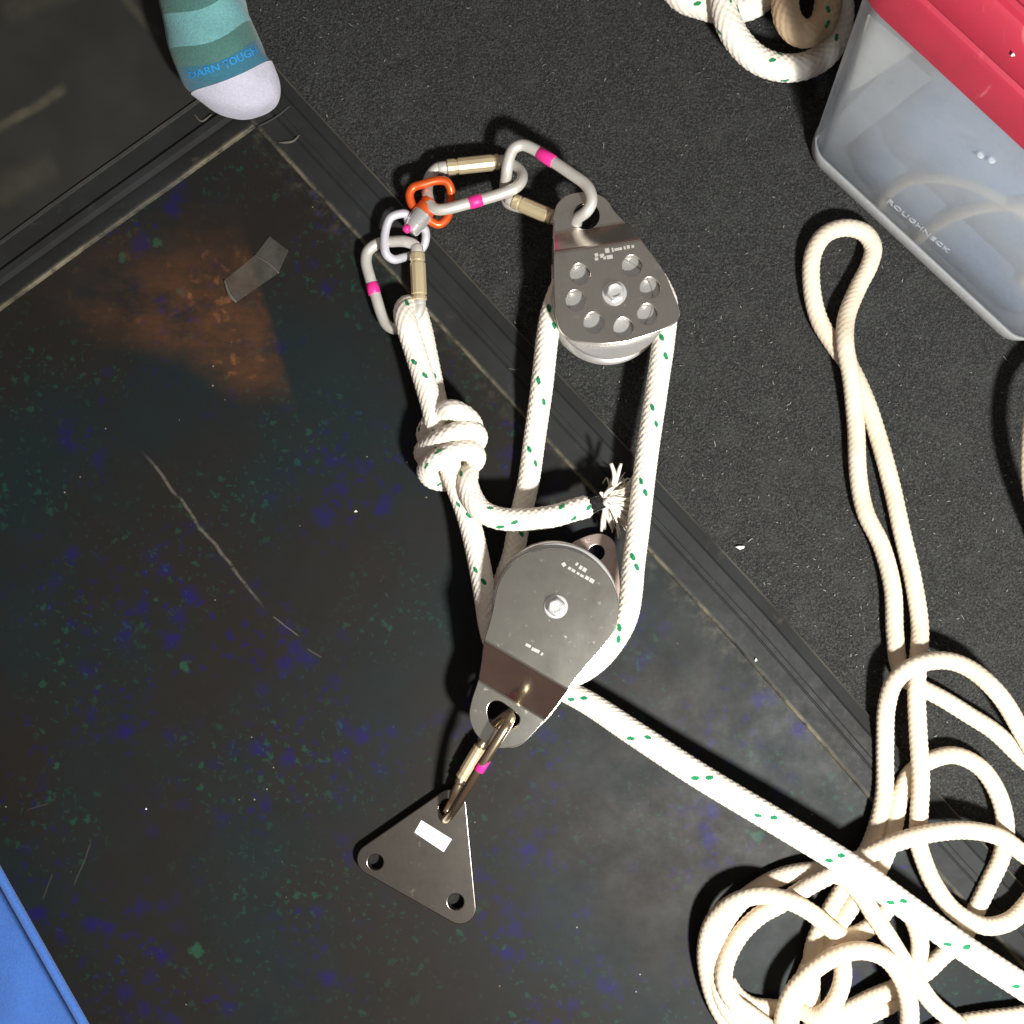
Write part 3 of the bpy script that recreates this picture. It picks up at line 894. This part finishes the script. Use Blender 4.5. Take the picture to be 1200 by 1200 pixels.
holes = [circle(P(x, y, zt), 12 * 0.428e-3, 24) for x, y in ((680, 321), (675, 352), (696, 378), (731, 384), (759, 368), (762, 337), (741, 311))]
hole_l = circle(P(687, 253, zt - .012), 15.5 * 0.437e-3, 28)
f0 = P(692, 267.5, zt - .012); f1 = P(705, 287, zt)
fd = Vector((-0.145, 0.99, 0)); fd = Vector((0.145, -0.99, 0)).normalized()
fl = (f1 - f0).dot(fd)
me = plate('front_plate', outl, holes + [hole_l], 0.003, zt - .0015, 0.0004, ((f0.x, f0.y), fd, [(-0.0012, -.012), (0, -.0117), (0.001, -.0108), (fl - .001, -.0011), (fl, -.0003), (fl + .0012, 0)]))
link('front_plate', me, M['steel'], pu, smooth=False)
# rear plate
out2 = smooth_poly([Vector((AX[0], AX[1], 0)) + (P(x, y, zt) - Vector((AX[0], AX[1], 0))) for x, y in out_px])
me = plate('rear_plate', out2, [circle(P(687, 254, 0.0265), 15.5 * 0.437e-3, 28)], 0.003, 0.0055, 0.0004, ((f0.x, f0.y), fd, [(-0.0012, .018), (0, .0177), (0.001, .0165), (fl - .001, .0011), (fl, .0003), (fl + .0012, 0)]))
link('rear_plate', me, M['steel'], pu, smooth=False)
SH1 = P(713, 356.5, 0.022)
sheave((SH1.x, SH1.y), 0.0225, 0.0130, 0.0300, 0.0222, pu)
bolt('b', AX, zt, 0.0050, pu, 0.0072)
mk = marks(pu, [(697, 299, 701, 298, .0008), (697, 303.5, 701, 303, .0007), (703, 300, 708, 299, .0009), (707, 302, 710, 302, .0007), (711, 301.5, 718, 300.5, .0009), (709, 294, 714, 293, .0011), (717, 293, 719, 292.5, .0010), (720, 292.5, 729, 291, .0006), (731, 290.5, 733, 290, .0008), (734.5, 289.5, 738, 289, .0008), (740, 288.8, 743, 288.5, .0006)], zt + .0002, 2)
link('worn_stamp', join_meshes('worn_stamp', mk), M['etch'], pu, smooth=False)

# --- lower pulley
zt = 0.0500
pl = empty('double_pulley', P(652, 712, 0), 'larger plain round-cheeked steel pulley with a bent lug, joined by the bronze carabiner', 'pulley')
AX2 = P(652, 712, 0.056); AX2 = (AX2.x, AX2.y)
ux, uy = 0.567, -0.824            # px direction from lug to disc (normal of the folds, world y flipped below)
# fold lines in px: upper (567,751)-(665,809), lower (561,797)-(637,841)
fn = Vector((0.509, -0.861))      # px normal pointing up-right to the disc
def zfold2(px, py):
    s = (px - 599) * fn.x + (py - 819) * fn.y      # 0 on lower fold, ~45 on upper
    return zt - 0.017 * (1 - min(1, max(0, s / 42.0)))
out_px = [(645, 643), (662, 643.5), (680, 648), (697, 658), (712, 673), (721, 690), (725, 708), (724, 725), (719, 742), (708, 757), (687, 781), (666, 808), (650, 829), (637, 846), (622, 863), (610, 872), (598, 876), (584, 877), (570, 872), (559, 862), (552, 849), (550, 836), (553, 820), (560, 798), (564, 775), (567, 752), (573, 732), (578, 712), (581, 695), (588, 676), (602, 659), (622, 647)]
outl = smooth_poly([P(x, y, zfold2(x, y)) for x, y in out_px])
zl = zt - .017
hole_px = [(571, 833), (573, 826), (578, 822), (586, 822), (594, 827), (603, 834), (609, 841), (608, 848), (602, 853), (592, 856), (582, 854), (574, 846)]
hl = smooth_poly([P(x, y, zl) for x, y in hole_px])
f0 = P(599, 819, zl); fd = Vector((fn.x, -fn.y, 0)).normalized()
f1 = P(616, 780, zt); fl = (f1 - f0).dot(fd)
me = plate('front_plate', outl, [hl], 0.003, zt - .0015, 0.0004, ((f0.x, f0.y), fd, [(-0.0010, -.017), (0, -.0167), (0.001, -.0156), (fl - .001, -.0012), (fl, -.0003), (fl + .0010, 0)]))
link('front_plate', me, M['steel2'], pl, smooth=False)
# middle plate (thin, hidden but for its lug edge)
mid_px = [(652, 650), (690, 660), (714, 690), (716, 720), (704, 752), (668, 806), (640, 843), (620, 865), (606, 875), (592, 876), (572, 868), (557, 846), (560, 805), (574, 745), (586, 700), (605, 668)]
hm = smooth_poly([P(x, y, 0.0285) for x, y in hole_px])
me = plate('middle_plate', smooth_poly([P(x, y, 0.0275) for x, y in mid_px]), [hm], 0.0022, 0.0275, 0.0003)
link('middle_plate', me, M['steel2'], pl, smooth=False)
# rear plate with the becket lug up right
rear_px = [(664, 640), (676, 633), (690, 627), (704, 625), (714, 629), (721, 638), (723, 650), (726, 672), (727, 690), (727, 720), (718, 748), (690, 788), (664, 815), (640, 845), (618, 864), (600, 872), (575, 868), (558, 848), (556, 830), (566, 790), (572, 750), (580, 705), (592, 676), (614, 658), (640, 648)]
zr = 0.0075
me = plate('rear_plate', smooth_poly([P(x, y, zr) for x, y in rear_px]), [circle(P(699, 648, zr), 9.5 * 0.45e-3, 24), smooth_poly([P(x, y, zr) for x, y in hole_px])], 0.003, zr - .0015, 0.0004)
link('rear_plate', me, M['pinksteel'], pl, smooth=False)
sheave(AX2, 0.0180, 0.0085, 0.0315, 0.0230, pl)
sheave(AX2, 0.0375, 0.0085, 0.0315, 0.0230, pl)
bolt('b', AX2, zt, 0.0048, pl, 0.0062)
mk = marks(pl, [(659.5, 659.5, 662, 663.5, .0009), (666, 665, 669, 667, .0007), (670, 667.5, 674, 670, .0007), (675, 660, 677, 662, .0008), (679, 664, 682, 666, .0010), (683, 666.5, 687, 669, .0010), (676, 671, 679, 673, .0006), (680, 673.6, 684, 676, .0006), (686, 676, 690, 678.5, .0009), (691, 679, 696, 682, .0010)], zt + .0002, 2)
link('worn_stamp', join_meshes('worn_stamp', mk), M['etch'], pl, smooth=False)
mk = marks(pl, [(616, 755, 622, 758, .0007), (623, 760, 632, 764, .0008), (634, 768, 636, 765, .0005)], zt + .0002, 2)
link('worn_stamp', join_meshes('worn_stamp', mk), M['etch'], pl, smooth=False)

# ------------------------------------------------------------------ rigging plate (triangle)
tr = empty('rigging_plate', P(500, 1010, 0), 'dark steel triangular rigging plate with three holes and a blank white label', 'rigging plate')
zz = 0.0062
tri = []
tc3 = [((528, 943.5), 18.5), ((436.5, 1007), 18.5), ((539, 1064.5), 19)]
for k, (c_, r_) in enumerate(tc3):      # corners joined by straight tangents
    nx_ = tc3[(k + 1) % 3][0]; pv = tc3[k - 1][0]
    d0 = math.atan2(c_[1] - pv[1], c_[0] - pv[0]) + PI / 2; d1 = math.atan2(nx_[1] - c_[1], nx_[0] - c_[0]) + PI / 2
    while d1 > d0: d1 -= 2 * PI
    tri += [(c_[0] + r_ * math.cos(d0 + (d1 - d0) * q / 9), c_[1] + r_ * math.sin(d0 + (d1 - d0) * q / 9)) for q in range(10)]
me = plate('triangle_plate', [(P(x, y, zz).x, P(x, y, zz).y) for x, y in tri], [circle(P(440, 1010.5, zz), 9 * .453e-3), circle(P(534, 1057, zz), 9.3 * .453e-3), circle(P(525, 947, zz), 10.5 * .453e-3)], 0.0055, zz - .00275, 0.0006)
link('triangle_plate', me, M['darksteel'], tr, smooth=False)
lab = [P(x, y, zz + .0003) for x, y in ((493.7, 961.2), (529.5, 983.5), (520, 998.5), (485.6, 975.5))]
ll = link('white_label', slab('white_label', lab, 0.0003), M['white'], tr, smooth=False)
q = P(507.5, 980, zz)
link('ink_dot', lathe('ink_dot', (q.x, q.y), [(0.0006, zz + .0003), (0.0005, zz + .00042)], 10), M['ink'], ll)

# ------------------------------------------------------------------ ropes
RR = 0.0057
cx, cy = 715, 354
circ = [(cx + (66 - 12 * math.sin(math.radians(a)) ** .7) * math.cos(math.radians(a)), cy - (66 - 12 * math.sin(math.radians(a)) ** .7) * math.sin(math.radians(a)), 0.0225) for a in range(170, 9, -20)]
rope_path = [(1330, 1243, .030, 1.16), (1265, 1200, .034, 1.16), (1200, 1157, .036, 1.16), (1124, 1107, .0385, 1.16), (1060, 1061, .0395, 1.16), (1000, 1018, .039, 1.16), (920, 969, .037, 1.16), (818, 908, .034, 1.15), (740, 857, .029, 1.12), (690, 824, .022, 1.06), (650, 803, .0185), (612, 782, .018), (588, 752, .018), (583, 715, .018), (590, 685, .0165), (601, 652, .012), (609, 610, .008), (619, 566, .008), (627, 510, .012), (635, 453, .023), (642, 392, .0215), (648, 362, .0225)] + circ[1:] + [
    (781, 356, .0225), (778, 397, .0225), (770, 453, .023), (757.5, 538, .026), (747.5, 623, .031), (742, 666, .034), (740, 690, .036), (735, 720, .037), (724, 744, .0375), (701, 773, .0375), (672, 791, .0375), (640, 794, .037), (605, 782, .036), (582, 758, .035), (574, 733, .033), (570, 708, .030), (565, 678, .026), (555, 630, .021), (546, 598, .019), (536, 572, .0185),
    # through the knot and out as the long eye
    (528, 548, .0185), (519, 520, .0190), (511, 496, .0225), (506, 475, .0225), (497, 445, .0205), (486, 410, .0195), (477, 382, .0205), (474, 367, .0175), (478, 358.5, .0115), (486, 362, .0070), (493, 382, .0064), (499, 410, .0075), (506, 445, .0090), (513, 475, .0100), (521, 490, .0090),
    # coils of the knot
    (535.2, 502.1, .0070, 0.93), (550.1, 506.8, .0120, 0.93), (553.8, 498.2, .0215, 0.93), (544.4, 486.9, .0290, 0.93), (529.4, 480.2, .0300, 0.93), (514.6, 486.9, .0215, 0.93), (502.6, 500.1, .0150, 0.93), (500.0, 511.6, .0090, 0.93), (512.1, 521.0, .0062, 0.93), (534.5, 523.9, .0060, 0.93), (554.0, 521.0, .0120, 0.93), (559.5, 511.6, .0215, 0.93), (551.0, 503.9, .0290, 0.93), (537.1, 505.9, .0315, 0.93), (519.5, 513.5, .0300, 0.93), (504.7, 521.0, .0230, 0.93), (496.4, 531.5, .0140, 0.93), (507.7, 541.0, .0070, 0.93), (534.7, 543.9, .0060, 0.93), (553.2, 542.9, .0120, 0.93), (556.9, 533.4, .0225, 0.93), (545.7, 527.7, .0310, 0.93), (527.1, 531.5, .0345, 0.93), (508.6, 541.0, .0300, 0.93), (500.3, 552.4, .0185, 0.93), (508.8, 561.9, .0095, 0.93), (525.5, 563.8, .0065, 0.93), (539.4, 559.0, .0085, 0.93), (548.7, 555.2, .0170, 0.93), (547.9, 564.8, .0240, 0.93), (553, 583, .0275),
    (564, 598, .0300), (583, 607, .0305), (610, 609, .0305), (645, 605.5, .0300), (672, 598, .0290), (688, 593.5, .0285, 0.98), (693, 592, .0284, 0.72)]
pr_ = 0.0375
fle = [(0.35, 0.0), (-0.30, 0.0070), (PI + 0.3, 0.019), (PI - .35, 0.026), (1.9, .012), (-1.9, .030)]
me = tube('hauling_rope', rope_path, RR, 60, 0.00062, braid=(10, 0.0038, 0.00025), flecks=(pr_, fle))
rope = empty('hauling_rope', P(650, 600, 0), 'white braided rope with green tracer flecks, knotted and threaded through both pulleys', 'rope')
link('braided_sheath', me, M['rope'], rope)
# taped tail and frayed core
ta = P(689, 593, .0285); tb = P(709, 585.5, .0275)
me = cyl_between('black_tape', ta, tb, [(-0.12, .0043), (-.08, .0047), (.3, .0046), (.34, .0043), (.8, .0041), (1, .0040)], 20); sharp(me, 40)
link('black_tape', me, M['btape'], rope, smooth=False)
ms = []
for k in range(260):
    a = rng.uniform(-1.35, 1.35); ln = rng.uniform(14, 52)
    ex = 711 + math.cos(a) * ln * 0.95; ey = 588 + math.sin(a) * ln * 0.85
    z0_ = .0275 + rng.uniform(-.0028, .0028)
    ze = rng.uniform(.003, .013)
    b = rng.normal() * 5; b2 = rng.normal() * 4
    ms.append(tube('f', [(708, 586, .0275, 1), (712 + rng.normal(), 585.5 + rng.normal() * 4, z0_, 1.1), ((711 + ex) / 2 + b * .3, (586 + ey) / 2 + b * .8, (z0_ + ze) / 2 + .004, 1.1), (711 * .25 + ex * .75 + b2 * .5, 586 * .25 + ey * .75 + b2, ze + .002, 1.0), (ex + b2, ey + b, ze, .5)], 0.00036 * rng.uniform(.6, 1.6), 5, 0.002))
for (ps) in ([(709, 585.5, .028), (712, 580, .030), (719, 565, .031), (719.5, 554, .032), (716, 543, .033, .9)], [(709, 585.5, .028), (713, 578, .029), (721, 566, .028), (725, 552, .028), (728, 543, .028, .7)],
             [(709, 586, .027), (708, 598, .022), (706, 610, .014), (705, 622, .009, .8)], [(709, 586, .027), (711, 600, .021), (714, 610, .013), (717, 619, .008, .7)], [(709, 587, .027), (709, 602, .02), (708, 612, .012), (709, 620, .009, .7)],
             [(709, 585.5, .029), (709, 580, .033), (714, 574, .034), (719, 571, .033, .6)], [(709, 585.5, .030), (709, 590, .034), (715, 594, .033), (718, 596, .031, .6)], [(709, 585.5, .029), (706, 579, .032), (703, 577, .033, .6)], [(709, 586, .029), (712, 586, .034), (719, 582, .033, .7)]):
    ms.append(tube('f', ps, 0.0011, 7, 0.0015))
link('frayed_core', join_meshes('frayed_core', ms), M['fibre'], rope)

# coil of the same kind of rope beyond
coil = [(760, -60, .007), (798, -4, .007), (822, 6, .007), (850, 12, .0065), (884, 5, .0065), (900, -12, .007), (905, -40, .007), (880, -70, .008), (852, -48, .014), (847, -10, .0185), (852, 22, .0190), (866, 49, .0175), (890, 71, .0150), (923, 80, .0130), (954, 73, .012), (975, 54, .012), (984, 27, .012), (984, -5, .013), (980, -45, .013), (960, -85, .012)]
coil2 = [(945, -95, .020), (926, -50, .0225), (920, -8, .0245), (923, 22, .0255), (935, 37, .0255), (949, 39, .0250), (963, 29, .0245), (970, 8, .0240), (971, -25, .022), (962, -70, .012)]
me = tube('rope_coil', coil, 0.0069, 60, 0.00070, braid=(10, 0.0043, 0.00034), flecks=(0.040, fle))
o = link('rope_coil', me, M['rope'], None)
tag(o, 'thick off-white rope coil with green flecks lying beside the red-lidded box', 'rope')
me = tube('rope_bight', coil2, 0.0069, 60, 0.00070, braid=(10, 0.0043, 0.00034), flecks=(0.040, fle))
o = link('rope_bight', me, M['shaderope'], None)  # same rope as the coil; its tan colour stands in for shade
tag(o, 'bight of rope coloured tan for warm shade, lying inside the off-white rope coil', 'rope')

# tan cord pile
RC = 0.0046
def cord_run(pts): return tube('c', pts, RC, 30, 0.00062, braid=(6, 0.0032, 0.00017))
g = RC + 0.0005
runs = [
    # right edge -> arc -> coil -> below -> arch
    [(1300, 1090, .006), (1245, 1035, .010), (1200, 1001, .0165), (1172, 981, .0185), (1134, 973, .0215), (1088, 977, .0235), (1045, 989, .0235), (1007, 1007, .0215), (975, 1024, .0195), (950, 1037, .0165), (934, 1047, .0135), (915, 1059, .0115), (890, 1073, .0115), (866, 1097, .0125), (850, 1130, .0140), (849, 1153, .0150), (860, 1174, .0150), (878, 1188, .0140), (900, 1204, .012), (930, 1226, .007), (950, 1222, .006), (952, 1200, .0055), (951, 1175, .0055), (951, 1150, .0060), (951, 1128, .0065), (955, 1104, .008), (967, 1078, .0085), (984, 1048, .0085), (1002, 1018, .0085), (1017, 996, .008), (1028, 968, .0075), (1036, 930, .0075), (1037, 874, .0085), (1039, 828, .012), (1049, 798, .0175), (1072, 780, .0205), (1107, 774, .0205), (1137, 784, .019), (1168, 811, .023), (1200, 862, .015), (1240, 940, .012), (1270, 1010, .007)],
    # right edge -> second arc -> long free bight -> down -> lower loop -> right edge
    [(1300, 990, .006), (1250, 930, .006), (1200, 890, .0065), (1165, 857, .0065), (1134, 837, .006), (1105, 819, .0055), (1082, 807, g), (1062, 796, g), (1053, 777, g), (1048.5, 740, g), (1046, 690, g), (1033, 640, g), (1014, 600, g), (1006, 560, g), (1003, 500, .006), (997, 440, .0105), (990.5, 405, .0135), (992, 372, .0095), (1005, 338, .006), (1019, 310, .006), (1023, 290, .0065), (1013, 273, .007), (990, 267, .0075), (967, 275, .0075), (953, 297, .007), (951, 335, .0055), (960, 375, .0045), (978, 405, .0042), (995, 428, .0042), (1013, 465, .0045), (1029, 512, g), (1045, 570, g), (1056, 620, g), (1070, 680, g), (1078, 735, .006), (1076, 775, .0105), (1074, 810, .0145), (1076, 860, .0155), (1079, 915, .0165), (1077, 955, .0150), (1076, 985, .0125), (1083, 1010, .0115), (1094, 1035, .0130), (1118, 1067, .0165), (1153, 1085, .0175), (1182, 1080, .0165), (1202, 1062, .014), (1230, 1020, .010), (1270, 975, .007)],
    # inner arch and down to the bottom tangle
    [(926, 1260, .0050), (924, 1215, .0050), (930, 1180, .0050), (942, 1146, .0055), (958, 1114, .0065), (974, 1094, .009), (989, 1074, .0105), (1006, 1050, .011), (1022, 1029, .0110), (1035, 1008, .0115), (1047, 970, .0095), (1055, 932, .0075), (1067, 907, .0058), (1090, 891, .0060), (1118, 885, .0070), (1147, 898, .0075), (1168, 927, .0075), (1178, 965, .0070), (1174, 1002, .0065), (1160, 1033, .0060), (1146, 1062, .0055), (1134, 1088, .0060), (1118, 1108, .009), (1104, 1120, .0120), (1084, 1139, .0145), (1064, 1151, .0150), (1045, 1160, .0120), (1020, 1170, .0085), (997, 1182, .0065), (968, 1197, .0060), (930, 1222, .006), (890, 1240, .006)],
    # ring at the bottom
    [(930, 1290, .006), (918, 1250, .009), (917, 1200, .0150), (927, 1166, .0195), (952, 1138, .0225), (983, 1119, .0245), (1012, 1114, .0260), (1038, 1123, .0285), (1056, 1146, .0290), (1065, 1174, .0280), (1066, 1205, .0240), (1062, 1260, .012)],
    # bright strand over the left coil
    [(950, 1230, .0055), (985, 1202, .0055), (1020, 1188, .0055), (1052, 1170, .0065), (1070, 1138, .0110), (1078, 1108, .0185), (1073, 1084, .0205), (1064, 1068, .0190), (1052, 1058, .0150), (1042, 1062, .0120), (1027, 1080, .0100), (1008, 1093, .0110), (990, 1098, .0130), (976, 1090, .0165), (950, 1069, .0200), (922, 1055, .0215), (890, 1049, .0210), (858, 1059, .0190), (836, 1080, .0150), (827, 1110, .0110), (829, 1142, .0080), (840, 1178, .0060), (860, 1210, .006), (890, 1250, .006)],
    # shaded outer strand of the coil, joined to the white descent
    [(1170, 1235, .006), (1120, 1198, .0110), (1094, 1177, .0160), (1074, 1150, .0205), (1056, 1122, .0190), (1040, 1096, .0190), (1024, 1072, .0200), (1010, 1050, .0195), (990, 1030, .0170), (962, 1021, .0110), (922, 1025, .0065), (890, 1040, .0060), (865, 1060, .0070), (848, 1086, .0085), (840, 1120, .0090), (840, 1150, .0095), (850, 1178, .0100), (866, 1199, .010), (890, 1230, .007), (920, 1260, .006)],
    # low strand inside the coils
    [(852, 1150, .0050), (863, 1166, .0050), (880, 1178, .0050), (910, 1182, .0050), (935, 1184, .0055), (958, 1190, .0110), (976, 1177, .0155), (987, 1150, .0150), (987, 1128, .0120), (980, 1105, .0060)],
    [(1090, 1215, .006), (1124, 1200, .007), (1160, 1194, .008), (1200, 1189, .008), (1270, 1170, .006)],
    # arch just inside the right edge
    [(1262, 380, .006), (1234, 420, .018), (1214, 470, .030), (1208, 520, .033), (1209, 570, .028), (1226, 640, .015), (1250, 700, .006)],
]
o = link('cord_pile', join_meshes('cord_pile', [cord_run(r) for r in runs]), M['cord'])
tag(o, 'thin tan cord with one long free loop and tangled coils heaped under the white rope', 'cord')

# ------------------------------------------------------------------ carabiners and swivel
def carabiner(name, label, wire, r, sleeve, pinkat, wiremat, gate_r=1.3, group='locking carabiners'):
    c = P(*wire[0][:2], 0)
    root = empty(name, c, label, 'carabiner', group)
    link('wire_body', tube('wire_body', wire, r, 18, 0.0007, closed=True), wiremat, root)
    a = P(*sleeve[0]); b = P(*sleeve[1])
    s = r * gate_r
    gb = cyl_between('gate', a.lerp(b, -0.16), a.lerp(b, 1.13), [(0, r * 1.02), (0.02, r * 1.12), (0.10, r * 1.12), (.13, r * 1.03), (.88, r * 1.03), (.9, r * 1.12), (.97, r * 1.12), (1, r * 1.0)], 18); sharp(gb, 35)
    link('gate', gb, wiremat, root, smooth=False)
    prof = [(0, s * .9), (.02, s), (.15, s), (.17, s * .90), (.20, s * .90), (.22, s * 1.03)] + [(.22 + .64 * k / 4, s * 1.03) for k in range(1, 5)] + [(.88, s * .92), (.91, s * .92), (.93, s), (.985, s), (1, s * .9)]
    sl = cyl_between('locking_sleeve', a, b, prof, 12)
    sharp(sl, 24)
    link('locking_sleeve', sl, M['gold'], root, smooth=False)
    p, q = P(*pinkat[0]), P(*pinkat[1])
    pk = cyl_between('pink_tape', p, q, [(0, r * 1.03), (.02, r * 1.10), (.5, r * 1.12), (.98, r * 1.10), (1, r * 1.03)], 18)
    link('pink_tape', pk, M['pink'], root)
    return root

RW = 0.0030
carabiner('carabiner', 'silver carabiner with brass sleeve hooked through the top hole of the seven-hole pulley',
    [(677, 256, .031), (688, 247, .0365), (693, 237, .0375), (692, 226, .0370), (686, 216, .0350), (667, 202, .0310), (640, 184, .0260), (624, 174, .0240), (612, 170, .0230), (602, 174, .0225), (597, 184, .0220), (594.5, 197, .0205), (592.5, 212, .0145), (592, 226, .0080), (595, 237, .0080), (603, 241, .0095), (625, 246, .0125), (648, 256, .0160), (664, 264, .0185), (674, 264, .0230)],
    RW, ((602, 235.5, .0115), (648, 255, .0160)), ((632, 179.0, .0250), (649, 190.0, .0276)), M['silver'], 1.35)
carabiner('carabiner', 'silver carabiner lying level between the orange swivel and the next carabiner',
    [(595, 191, .0090), (604, 195, .0095), (611, 203, .0120), (611, 212, .0155), (604, 220, .0180), (588, 227, .0185), (550, 238, .0190), (522, 245, .0190), (511, 245, .0180), (504, 239, .0160), (501, 229, .0135), (501, 217, .0085), (505, 205, .0080), (513, 197, .0090), (525, 195.5, .0095), (560, 192, .0095), (584, 190, .0090)],
    RW, ((524, 196, .0095), (585, 189.5, .0095)), ((549.5, 238.2, .0190), (565, 233.6, .0188)), M['silver'], 1.4)
carabiner('carabiner', 'grey carabiner with brass sleeve holding the white knotted rope eye under the swivel',
    [(438, 288, .0080), (431, 295, .0080), (429, 306, .0082), (434, 327, .0085), (440, 346, .0088), (447, 368, .0090), (453, 380, .0095), (461, 385, .0105), (470, 384, .0120), (480, 377, .0140), (489, 368, .0150), (492, 359, .0150), (492, 350, .0140), (490.5, 320, .0130), (489, 295, .0125), (485, 287, .0120), (474, 283, .0115), (460, 283, .0090), (448, 284, .0080)],
    RW, ((489, 297, .0130), (491.5, 352, .0145)), ((435.6, 332, .0085), (439.2, 345, .0088)), M['silver'], 1.35)
carabiner('carabiner', 'bronze carabiner on edge linking the plain pulley lug to the triangular plate',
    [(522, 960, .0090), (527, 956, .0150), (536, 943, .0240), (560, 904, .0380), (584, 866, .0430), (594, 850, .0425), (598, 842, .0370), (596, 838, .0290), (588, 842, .0180), (578, 853, .0115), (566, 870, .0100), (545, 906, .0085), (535, 925, .0075), (528, 940, .0030), (523, 950, .0022), (520, 956, .0040)],
    0.0025, ((541, 912, .0088), (563, 875, .0105)), ((561, 902.5, .0385), (569.5, 889.5, .0402)), M['bronze'], 1.45)

sw = empty('swivel', P(490, 255, 0), 'orange and silver swivel with a pink dot between two silver carabiners', 'swivel')
link('orange_eye', tube('orange_eye', [(489, 246, .0130), (483, 240, .0135), (480, 228, .0145), (484, 220, .0150), (495, 216, .0155), (513, 211.5, .0155), (523, 213, .0150), (528, 221, .0135), (528.5, 232, .0110), (527, 247, .0100), (522, 258, .0100), (514, 263, .0105), (506, 260, .0115), (500, 255, .0125)], 0.0023, 14, 0.0007, closed=True), M['orange'], sw)
link('silver_eye', tube('silver_eye', [(480, 262, .0130), (476, 251, .0140), (467, 251, .0150), (458, 255, .0155), (453, 265, .0155), (450.5, 284, .0155), (453, 298, .0150), (461, 304, .0130), (472, 302, .0095), (486, 297, .0055), (496, 289, .0050), (499, 278, .0070), (497, 268, .0110), (489, 266, .0125)], 0.0023, 14, 0.0007, closed=True), M['silverwhite'], sw)
a = P(503, 238, .0130); b = P(496, 249.5, .0138); c = P(479, 273, .0140)
me = cyl_between('orange_collar', P(506, 235, .0135), b, [(0, .0042), (.05, .0050), (.35, .0052), (.37, .0047), (.45, .0047), (.47, .0052), (1, .0053)], 24); sharp(me, 35)
link('orange_collar', me, M['orange'], sw, smooth=False)
me = cyl_between('silver_barrel', b, P(480, 272, .0140), [(0, .0053), (.06, .0055), (.55, .0055), (.6, .0050), (.9, .0046), (1, .0036)], 24); sharp(me, 35)
link('silver_barrel', me, M['bolt'], sw, smooth=False)
p = P(477, 267, .0190)
me = cyl_between('pink_dot', P(474, 266, .0170), P(480, 270, .0185), [(0, .0012), (.2, .0022), (.8, .0022), (1, .0012)], 14)
link('pink_dot', me, M['pink'], sw)

# ------------------------------------------------------------------ small crumbs
def crumb(px, py, z, s, label, stretch=(1.6, .8)):
    c = P(px, py, z); bm = bmesh.new(); bmesh.ops.create_icosphere(bm, subdivisions=2, radius=s)
    for v in bm.verts:
        k = 1 + .35 * math.sin(v.co.x * 5200 + v.co.y * 3700) ; v.co = Vector((v.co.x * k * stretch[0], v.co.y * k * stretch[1], v.co.z * .6)) + c
    me = bpy.data.meshes.new('crumb'); bm.to_mesh(me); bm.free()
    tag(link('crumb', me, M['crumb']), label, 'crumb')
crumb(867, 641.5, ZC + .0016, 0.0014, 'small white crumb alone on the black carpet between frame and cord loop', (1.7, .7))
crumb(417, 599, .0006, 0.0007, 'tiny pale speck on the dark print left of the knot', (1.2, .9))
crumb(886, 773, .0032, 0.0008, 'tiny pale speck on the ridged frame above the diagonal rope', (.8, 1.2))
crumb(1187, 64, .1862, 0.0007, 'white speck on the red lid of the storage box', (1, 1))
crumb(171, 948, .0006, 0.0005, 'tiny white speck on the dark print above the blue bag', (1, 1))

# sock lettering, laid on the knit
dg = bpy.context.evaluated_depsgraph_get()
def drop(px, py):
    o_ = Vector((0, 0, D)); d_ = (P(px, py, 0) - o_).normalized()
    hit, loc, nor, *_ = S.ray_cast(dg, o_, d_)
    return loc if hit else P(px, py, 0.03)
for body, a, b, h in (('DARN', (222, 93), (258, 82), 8.5), ('TOUGH', (264, 81), (303, 62), 10)):
    p0 = P(a[0], a[1], .045); p1 = P(b[0], b[1], .042)
    up = Vector((-(p1 - p0).y, (p1 - p0).x, 0))
    me = text_mesh('toe_lettering', body, 1.0, (0, 0, 0), (1, 0, 0), (0, 1, 0), 0.0)
    xs = [v.co.x for v in me.vertices]; ys = [v.co.y for v in me.vertices]
    x0, x1 = min(xs), max(xs); y0, y1 = min(ys), max(ys)
    dpx = Vector((b[0] - a[0], b[1] - a[1])); npx = Vector((dpx.y, -dpx.x)).normalized()
    for v in me.vertices:
        q = Vector(a) + dpx * ((v.co.x - x0) / (x1 - x0)) + npx * (h * (v.co.y - y0) / (y1 - y0))
        l = drop(q.x, q.y); v.co = l + (Vector((0, 0, D)) - l).normalized() * 0.0005
    link('toe_lettering', me, M['sockink'], sock, smooth=False)
